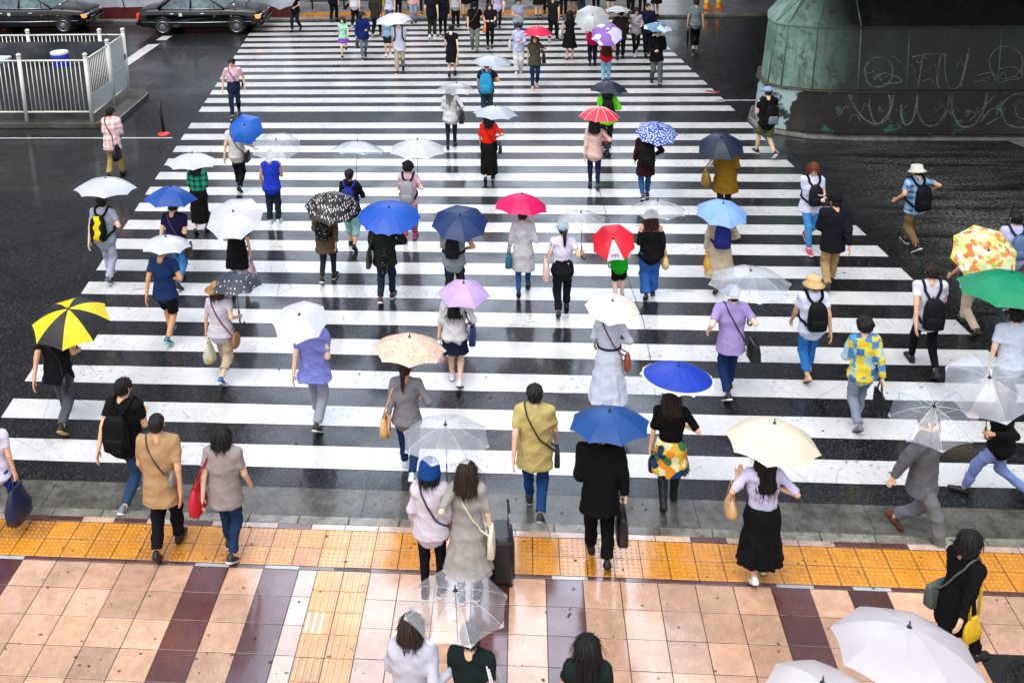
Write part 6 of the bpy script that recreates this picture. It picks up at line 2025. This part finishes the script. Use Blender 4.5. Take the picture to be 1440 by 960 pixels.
p = person('person in mustard hooded coat under a tilted dark navy umbrella', foot=(1018, 303), h=1.66, hd=4, hair=('bob', BK), top=('coat', '#7a5a14', {'ease': .07, 'hem': -.34, 'flare': .05, 'hood': True}), bot=('trousers', '#2c2620'), shoes=LO(), arms=('b', 'u'), step=.16, apex=(1014, 190))
umbrella('dark navy umbrella tipped towards the pier', p, (1014, 190), 33, 1, 'plain', '#20293e', depth=.5)
tote('mustard brown shoulder bag beside the mustard coat', p, '#7c5c12', -1, w=.40, hh=.34, d=.18, z=.16, soft=True, out=.09)
p = person('woman in maroon coat and jeans with a black rucksack', foot=(907, 280), h=1.60, hd=-3, hair=('long', '#211514'), top=('coat', '#2c1218', {'hem': -.30}), bot=('jeans', '#27507e'), shoes=SNK(), arms=('s', 'u'), step=.15, apex=(925, 175))
umbrella('blue umbrella splashed with white over the maroon coat', p, (925, 175), 30, 1, 'splash', '#2446a8', '#d8e0f2', depth=.4)
backpack('black rucksack on the back of the maroon coat', p, '#111013', hh=.46, w=.30, z=.0)
p = person('woman in blush shirt and navy trousers', foot=(835, 266), h=1.62, hd=1, hair=('shoulder', BK), top=('shirt', '#d2b0a4', {'sleeve': 2, 'ease': .035}), bot=('slim', '#1c1e40'), shoes=LO('#23222c'), arms=('s', 'u'), step=.14, lead=-1, apex=(844, 147))
umbrella('coral pink umbrella with white ribs', p, (844, 147), 29, 1, 'plain', '#e2404e', n=10, depth=.5, shaft='#e8e8e8', tape='#f0d8d8')
tote('black and white patterned bag on the blush shirt\'s right', p, '#17161a', 1, w=.26, hh=.32, d=.10, z=.26, patt='dots', col2='#b0b0b4', strap='#d83a50')
p = person('person in neon green jacket behind the coral umbrella', foot=(853, 212), h=1.64, hd=0, hair=('shoulder', BK), top=('jacket', '#6adf1e', {'ease': .03}), bot=('trousers', '#22242c'), shoes=SNK(), arms=UR, step=.16, apex=(857, 111))
backpack('dark rucksack on the neon green jacket', p, '#16181c', hh=.46, w=.30)
umbrella('dark navy umbrella with thin pale rim above neon green', p, (857, 111), 28, 1, 'rim', '#1f2838', '#2a3444', depth=.46)
p = person('woman in scarlet top and long black skirt', foot=(688, 255), h=1.60, hd=2, hair=('shoulder', BK), top=('tee', '#e0230e', {'ease': .045, 'hem': 0, 'sleeve': .9}), bot=('long_skirt', '#0e0e10', {'len': -.68, 'flare': .02}), shoes=LO('#0f0d0d'), arms=('s', 'u'), step=.17, apex=(697, 146))
umbrella('pale clear umbrella over the scarlet top', p, (697, 146), 32, 1, 'frost', '#cdd8e8')
tote('small black crossbody bag on the scarlet top woman', p, '#0d0d0f', 1, w=.26, hh=.20, d=.08, kind='cross', z=.08, y=-.06)
p = person('woman with long grey brown hair, white top and black trousers', foot=(635, 209), h=1.58, hd=2, hair=('long', '#6a6460'), top=('long', '#c6c8c6', {'ease': .04, 'hem': -.10}), bot=('slim', '#1b2030'), shoes=LO('#18181c'), arms=('b', 'u'), step=.16, apex=(642, 114))
umbrella('clear umbrella tilted over the long grey brown hair', p, (642, 114), 28, 1, 'clear', '#e4eaf0')
tote('black leather shoulder bag on the white top near clear umbrella', p, '#121316', 1, w=.36, hh=.26, d=.13, z=.16, y=-.10)
p = person('person in black tee with a bright sky blue rucksack', foot=(685, 172), h=1.68, hd=2, sex='m', hair=('short', BK), top=('tee', '#26262a', {'ease': .03}), bot=('trousers', '#26464c'), shoes=SNK(), arms=('s', 'u'), step=.16, apex=(692, 75))
umbrella('pale grey umbrella above the sky blue rucksack', p, (692, 75), 30, 1, 'frost', '#c6d2dc')
backpack('bright sky blue rucksack', p, '#2a8ab8', hh=.54, w=.34, z=-.02, strap='#2a8ab8')
p = person('person in pink and white plaid shirt left of the fence corner', foot=(163, 250), h=1.70, hd=4, sex='m', hair=('short', BK), top=('shirt', '#d0a09a', {'kind': 'plaid', 'c2': '#ecd8d4', 'ease': .06, 'hem': -.18, 'sleeve': 1.8}), bot=('trousers', '#a88a52'), shoes=LO(), arms=('b', 'b'), step=.18, lean=8)
tote('black bag hanging behind the pink plaid shirt', p, '#0f0e10', 1, w=.34, hh=.36, d=.16, z=-.02, y=-.14, out=-.12, kind='cross', soft=True)
p = person('man in pale pink tee and dark jeans walking towards the camera', foot=(332, 164), h=1.68, hd=168, sex='m', hair=('short', BK), top=('tee', '#cfaab8', {'ease': .022, 'hem': -.03}), bot=('jeans', '#1a2338'), shoes=SNK(), arms=((.30, .05, .0), (.30, .04, -.02)), step=.22, look=(12, -16))
tote('thin dark sling bag of the man in pale pink tee', p, '#2c1a24', -1, w=.18, hh=.14, d=.06, kind='cross', z=.12, y=-.08)

# --- far part of the crossing
p = person('child in mint tee and purple skirt running towards the camera', foot=(484, 80), h=1.34, hd=172, hair=('bob', BR), top=('tee', '#9fd6b8', {'ease': .03}), bot=('skirt', '#7a4aa8', {'len': -.26, 'flare': .09}), shoes=SNK('#15151a'), gait='run', step=.22)
p = person('woman in navy cardigan and pale top looking sideways', foot=(512, 82), h=1.60, hd=165, hair=('bob', DB), top=('jacket', '#14245e', {'ease': .04}), bot=('slim', '#5f6b74'), shoes=SNK('#15151a', '#c8c8c8'), arms=('b', 'c'), step=.24, look=(-40, -10))
tote('brown bag in the hand of the navy cardigan woman', p, '#3e2822', 1, w=.34, hh=.26, d=.12, kind='hand', drop=.06)
p = person('man in white shirt and beige trousers facing the camera', foot=(563, 101), h=1.68, hd=178, sex='m', hair=('short', BK), top=('tee', '#cfd0de', {'ease': .04, 'hem': -.16}), bot=('trousers', '#a89c84'), shoes=SNK('#101012', '#dcdcdc'), arms=('u', 's'), step=.20, apex=(552, 17))
umbrella('white umbrella of the man in beige trousers', p, (552, 17), 26, -1, 'frost', '#e6e8ee')
backpack('dark straps and rucksack of the white shirted man', p, '#1a2034', z=.04)
p = person('bare legged child in pale blue top and dark shorts', foot=(546, 78), h=1.40, hd=175, hair=('short', BK), top=('tee', '#7fa8c4'), bot=('shorts', '#1b1d28'), shoes=SNK('#d8d0d4', '#c05060'), step=.12)
p = person('woman in black dress and bare arms walking away', foot=(636, 108), h=1.62, hd=2, hair=('bun', BK), top=('dress', '#101014', {'skirt': -.40, 'sleeve': .5, 'flare': .01}), bot=None, shoes=('boot', '#16161c', '#0c0c0c'), arms=('s', 's'), step=.15)
tote('small beige handbag of the woman in black dress', p, '#c4b49c', 1, w=.22, hh=.22, d=.08, kind='hand', drop=.10)
p = person('woman in pale lilac blouse and white trousers checking a phone', foot=(729, 103), h=1.58, hd=176, hair=('bun', BK), top=('long', '#b6bcdc', {'ease': .04, 'hem': -.12}), bot=('wide', '#cfd0cc', {'len': 1.9}), shoes=SNK('#c4c4c4'), arms=('b', 'x'), step=.10, look=(0, -30))
tote('white shoulder bag on the pale lilac blouse', p, '#d0ccc6', 1, w=.26, hh=.24, d=.10, z=.22, y=.02)
p = person('person in olive top and navy jeans under the flat pink umbrella', foot=(752, 124), h=1.62, hd=176, hair=('shoulder', BR), top=('tee', '#4a4636', {'ease': .03, 'hem': -.14}), bot=('jeans', '#182a48'), shoes=SNK('#b89c8c', '#d8d0c8'), arms=('u', 's'), step=.14, apex=(757, 35))
umbrella('hot pink umbrella with pale rim in the far crowd', p, (757, 35), 22, -1, 'rim', '#e0204e', '#e8a0b4', n=6, depth=.44)
tote('black shoulder bag on the olive top', p, '#121214', -1, w=.30, hh=.26, d=.12, z=.18)
p = person('man in black tee with a shoulder strap and grey trousers', foot=(668, 71), h=1.68, hd=176, sex='m', hair=('short', BK), hat=('cap', '#15161c'), top=('tee', '#0f1012', {'ease': .035}), bot=('trousers', '#6c786e'), shoes=LO('#5a4a3c'), arms=((.36, .08, .02), 's'), step=.16, lead=-1)
tote('dark crossbody bag with brown strap on the black tee', p, '#17171a', 1, w=.20, hh=.18, d=.07, kind='cross', z=.10, strap='#6a4a44')
p = person('woman in black with white sleeves holding an orange bag', foot=(689, 69), h=1.58, hd=176, hair=('shoulder', '#1c1410'), top=('tee', '#19161a', {'ease': .03, 'hem': -.10}), bot=('slim', '#101014'), shoes=SNK('#17171a', '#d8d8d8'), arms=('b', 'b'), step=.10)
tote('orange shopping bag held in front of the black outfit', p, '#e0701c', 1, w=.30, hh=.26, d=.12, kind='elbow', soft=True)
p = person('man in dark tee walking away left of the white dome umbrella', foot=(778, 58), h=1.70, hd=12, sex='m', hair=('short', BK), top=('tee', '#16181a', {'ease': .035, 'hem': -.14}), bot=('trousers', '#101612'), shoes=SNK('#15151a', '#c8c8c8'), arms=SS, step=.28)
p = person('woman in black dress with a pale round bag', foot=(801, 84), h=1.60, hd=14, hair=('shoulder', BK), top=('dress', '#0f0e10', {'skirt': -.46, 'sleeve': .6, 'flare': .08}), bot=None, shoes=('loafer', '#c8a48c', '#201815'), arms=('c', 'x'), step=.10)
tote('pale round shoulder bag on the black dress in the far crowd', p, '#bdb6aa', -1, w=.30, hh=.30, d=.14, z=.20, round_=True)
p = person('person in crimson top and navy trousers in the far crowd', foot=(833, 92), h=1.66, hd=4, hair=('short', BK), top=('tee', '#b41440', {'ease': .035}), bot=('trousers', '#15182c'), shoes=LO(), arms=UR, step=.14, apex=(833, 20))
umbrella('off white umbrella above the crimson top', p, (833, 20), 25, 1, 'frost', '#c3cbcc')
p = person('person in red tee and light jeans holding the purple umbrella', foot=(852, 118), h=1.64, hd=4, hair=('shoulder', DB), top=('tee', '#c2182a', {'ease': .03}), bot=('jeans', '#7fb0cc'), shoes=SNK(), arms=('b', 'u'), step=.14, apex=(854, 42))
umbrella('purple and white panelled umbrella in the far crowd', p, (854, 42), 23, 1, 'tint', '#8a62b8', '#d4d0e6', n=8)
backpack('brown rucksack on the red tee', p, '#3a1d16', hh=.40, w=.27)
p = person('person in dark brown jacket under the striped umbrella', foot=(872, 84), h=1.64, hd=8, sex='m', hair=('short', BK), top=('jacket', '#2a2119'), bot=('trousers', '#121212'), shoes=LO(), arms=UR, step=.16, apex=(869, 6))
umbrella('white umbrella with black rings in the far crowd', p, (869, 6), 20, 1, 'rings', '#d2d2d4', '#1a1a1c')
p = person('woman in grey white top with a black bag in the far crowd', foot=(893, 78), h=1.60, hd=170, hair=('bob', BK), top=('long', '#a39fa6', {'ease': .035}), bot=('slim', '#101014'), shoes=SNK('#b8b8b8'), arms=('b', 'x'), step=.16)
tote('round black bag on the grey white top', p, '#0e0e10', 1, w=.34, hh=.32, d=.15, z=.22, round_=True)
p = person('man in navy jacket with a striped shirt behind the panelled umbrella', foot=(909, 77), h=1.72, hd=172, sex='m', hair=('crop', BK), top=('jacket', '#161c30'), bot=('trousers', '#0f1014'), shoes=LO(), arms=SS, step=.14)
p = person('man in open black jacket and grey trousers facing the camera', foot=(922, 119), h=1.72, hd=176, sex='m', hair=('short', BK), top=('jacket', '#121015'), bot=('trousers', '#565c5a'), shoes=LO(), arms=('u', 'b'), step=.22, lead=-1, apex=(926, 30))
umbrella('pale blue panelled umbrella at the right of the far crowd', p, (926, 30), 21, -1, 'tint', '#c8d8e4', '#5a86a6')
p = person('man in grey tee and black trousers apart at the far right', foot=(977, 70), h=1.70, hd=2, sex='m', hair=('short', BK), top=('tee', '#6c7a7c', {'ease': .03}), bot=('trousers', '#0e0f12'), shoes=SNK('#9a9a9a', '#c8c8c8'), arms=('c', 's'), step=.12)
closed_umbrella('folded black umbrella of the man in grey tee', p, -1)
p = person('woman in black top and dark trousers nearest the taxi', foot=(417, 44), h=1.60, hd=200, hair=('shoulder', BK), top=('tee', '#0e0e10', {'ease': .03}), bot=('trousers', '#20262e'), shoes=LO(), arms=('u', 's'), step=.20, apex=(395, -12))
umbrella('pale grey umbrella beside the taxi bonnet', p, (395, -12), 26, -1, 'frost', '#9ca4ac')
p = person('man in black jacket and black trousers right of the guard rail', foot=(470, 31), h=1.70, hd=4, sex='m', hair=('short', BK), top=('jacket', '#101016'), bot=('trousers', '#0f1014'), shoes=LO(), step=.14)
p = person('person in white tee and black trousers behind the navy cardigan', foot=(500, 39), h=1.66, hd=6, sex='m', hair=('short', BK), top=('tee', '#c4c2c8', {'ease': .03}), bot=('trousers', '#101116'), shoes=SNK(), step=.16)
p = person('person in loose olive jacket and black trousers', foot=(530, 52), h=1.70, hd=10, sex='m', hair=('short', BK), top=('jacket', '#2d2a22', {'ease': .05}), bot=('trousers', '#121212'), shoes=SNK('#3a2420', '#b0a0a0'), arms=('s', 's'), step=.22)
p = person('person in white top and jeans just above the white umbrella', foot=(549, 42), h=1.62, hd=178, hair=('short', BK), top=('tee', '#c2c4d2'), bot=('jeans', '#2a4a7c'), shoes=SNK(), step=.14)
tote('yellow bag on the white top above the white umbrella', p, '#d8b418', 1, w=.3, hh=.2, d=.1, z=.3)
p = person('person in red and white striped top and pale jeans', foot=(582, 33), h=1.58, hd=176, hair=('long', DB), top=('tee', '#d05060', {'kind': 'stripe', 'c2': '#e6dcdc'}), bot=('jeans', '#7f96aa'), shoes=SNK('#20202a'), step=.12)
p = person('person in black tee and olive trousers with white shoes', foot=(608, 54), h=1.70, hd=2, sex='m', hair=('short', BK), top=('tee', '#121216', {'ease': .03}), bot=('trousers', '#2c2c24'), shoes=SNK('#d6d6dc', '#e8e8e8'), step=.12)
p = person('person in navy black top with white hem', foot=(623, 52), h=1.66, hd=2, sex='m', hair=('short', BK), top=('jacket', '#12121c'), bot=('slim', '#0e0f12'), shoes=SNK('#15151a'), step=.10)
p = person('person in pale grey top and black trousers in the far middle', foot=(641, 40), h=1.64, hd=2, hair=('shoulder', BK), top=('tee', '#a8a6a6', {'ease': .03}), bot=('trousers', '#111114'), shoes=LO(), step=.12)
p = person('person in blue grey striped tee under the slate umbrella', foot=(729, 62), h=1.62, hd=174, sex='m', hair=('short', BK), top=('tee', '#8a90a2', {'kind': 'stripe', 'c2': '#b6bac6', 'ease': .04}), bot=('jeans', '#2c4472'), shoes=SNK(), arms=('u', 'b'), step=.14, apex=(722, -22))
umbrella('slate blue umbrella at the top edge of the far crowd', p, (722, -22), 25, -1, 'plain', '#3c5468')
p = person('woman in purple white print top with cream handbag', foot=(700, 42), h=1.60, hd=174, hair=('shoulder', BK), top=('tee', '#b8b0d2', {'kind': 'dots', 'c2': '#7a5aa8'}), bot=('slim', '#171a2a'), shoes=SNK(), step=.12)
tote('cream handbag in the far crowd', p, '#d2c4b8', -1, w=.32, hh=.24, d=.10, z=.22)
# waiting on the far pavement, cut by the top edge
FAR = [(560, 22, '#3d3f48', '#15161a', 'charcoal'), (596, 20, '#7c2836', '#1b1d26', 'wine red'), (655, 23, '#23242a', '#0f1013', 'black brown'), (667, 19, '#8c8a86', '#1a1a1e', 'stone grey'), (690, 21, '#2a3a52', '#141418', 'ink blue'), (757, 24, '#18181c', '#0e0e10', 'jet black'),
       (769, 19, '#54402e', '#17140f', 'cocoa brown'), (792, 25, '#20222a', '#101014', 'blue black'), (806, 20, '#a09a92', '#20242c', 'oatmeal'), (818, 24, '#141416', '#26303e', 'coal'), (838, 22, '#48202c', '#121214', 'plum'), (858, 19, '#2c3430', '#0f1010', 'bottle green'),
       (886, 23, '#1a1a20', '#0f0f12', 'midnight'), (903, 20, '#6a6258', '#15151a', 'khaki'), (922, 24, '#201c1c', '#121012', 'umber')]
for i, (u, v, c1, c2, nm) in enumerate(FAR):
    person('person in %s top waiting on the far pavement, cropped by the top edge' % nm, foot=(u, v), h=1.58 + .03*(i % 5), hd=[0, 180, 170, 10, -20][i % 5], sex='fm'[i % 2], base=.095, hair=(['short', 'shoulder', 'short', 'bob'][i % 4], BK), top=(['tee', 'jacket', 'long'][i % 3], c1), bot=(['trousers', 'slim', 'skirt'][i % 3], c2), shoes=SNK() if i % 2 else LO(), gait='stand', group='people waiting on the far pavement')
# ------------------------------------------------------------------ daylight: bright overcast, soft sun behind the camera, added bright sky patch ahead
w = bpy.data.worlds.new('World'); SC.world = w; w.use_nodes = True
nt = w.node_tree; nt.nodes.clear()
sk = nt.nodes.new('ShaderNodeTexSky'); sk.sky_type = 'NISHITA'; sk.sun_disc = False
SUN_EL, SUN_AZ = 66, 200          # azimuth measured from +Y towards +X
sk.sun_elevation = R(SUN_EL); sk.sun_rotation = R(SUN_AZ); sk.air_density = 1.2; sk.dust_density = 3.0; sk.ozone_density = 1.0
hs = nt.nodes.new('ShaderNodeHueSaturation'); hs.inputs['Saturation'].default_value = .45
bg = nt.nodes.new('ShaderNodeBackground'); bg.inputs['Strength'].default_value = .15
ow = nt.nodes.new('ShaderNodeOutputWorld')
tc = nt.nodes.new('ShaderNodeTexCoord')             # bright patch added to the sky ahead, to strengthen the wet sheen
dt = nt.nodes.new('ShaderNodeVectorMath'); dt.operation = 'DOT_PRODUCT'
dt.inputs[1].default_value = (math.sin(R(2))*math.cos(R(40)), math.cos(R(2))*math.cos(R(40)), math.sin(R(40)))
nt.links.new(tc.outputs['Generated'], dt.inputs[0])
mr = nt.nodes.new('ShaderNodeMapRange'); mr.interpolation_type = 'SMOOTHSTEP'
mr.inputs['From Min'].default_value = .86; mr.inputs['From Max'].default_value = .985; mr.inputs['To Min'].default_value = 1.0; mr.inputs['To Max'].default_value = 4.2
nt.links.new(dt.outputs['Value'], mr.inputs['Value'])
cn = nt.nodes.new('ShaderNodeTexNoise'); cn.inputs['Scale'].default_value = 3.0; cn.inputs['Detail'].default_value = 5
nt.links.new(tc.outputs['Generated'], cn.inputs['Vector'])
cm = nt.nodes.new('ShaderNodeMath'); cm.operation = 'MULTIPLY_ADD'; cm.inputs[1].default_value = .9; cm.inputs[2].default_value = .55
nt.links.new(cn.outputs[0], cm.inputs[0])
mm = nt.nodes.new('ShaderNodeMath'); mm.operation = 'MULTIPLY'; nt.links.new(mr.outputs[0], mm.inputs[0]); nt.links.new(cm.outputs[0], mm.inputs[1])
vm = nt.nodes.new('ShaderNodeVectorMath'); vm.operation = 'SCALE'
nt.links.new(sk.outputs[0], hs.inputs['Color']); nt.links.new(hs.outputs[0], vm.inputs[0]); nt.links.new(mm.outputs[0], vm.inputs['Scale']); nt.links.new(vm.outputs[0], bg.inputs[0]); nt.links.new(bg.outputs[0], ow.inputs[0])
sun_d = bpy.data.lights.new('sun', 'SUN'); sun_d.energy = .8; sun_d.angle = R(60); sun_d.color = (1, .975, .95)
sun = bpy.data.objects.new('sun', sun_d); COL.objects.link(sun)
sd_ = Vector((math.sin(R(SUN_AZ))*math.cos(R(SUN_EL)), math.cos(R(SUN_AZ))*math.cos(R(SUN_EL)), math.sin(R(SUN_EL))))
sun.rotation_euler = sd_.to_track_quat('Z', 'Y').to_euler()
sun.location = (0, 30, 40)
SC.view_settings.view_transform = 'Standard'; SC.view_settings.look = 'None'
SC.view_settings.exposure = 0.92; SC.view_settings.gamma = 1; SC.view_settings.use_curve_mapping = False
SC.render.engine = 'CYCLES'
SC.cycles.use_denoising = True
SC.cycles.max_bounces = 10; SC.cycles.transparent_max_bounces = 24; SC.cycles.diffuse_bounces = 3; SC.cycles.glossy_bounces = 3; SC.cycles.transmission_bounces = 4
SC.cycles.caustics_reflective = False; SC.cycles.caustics_refractive = False
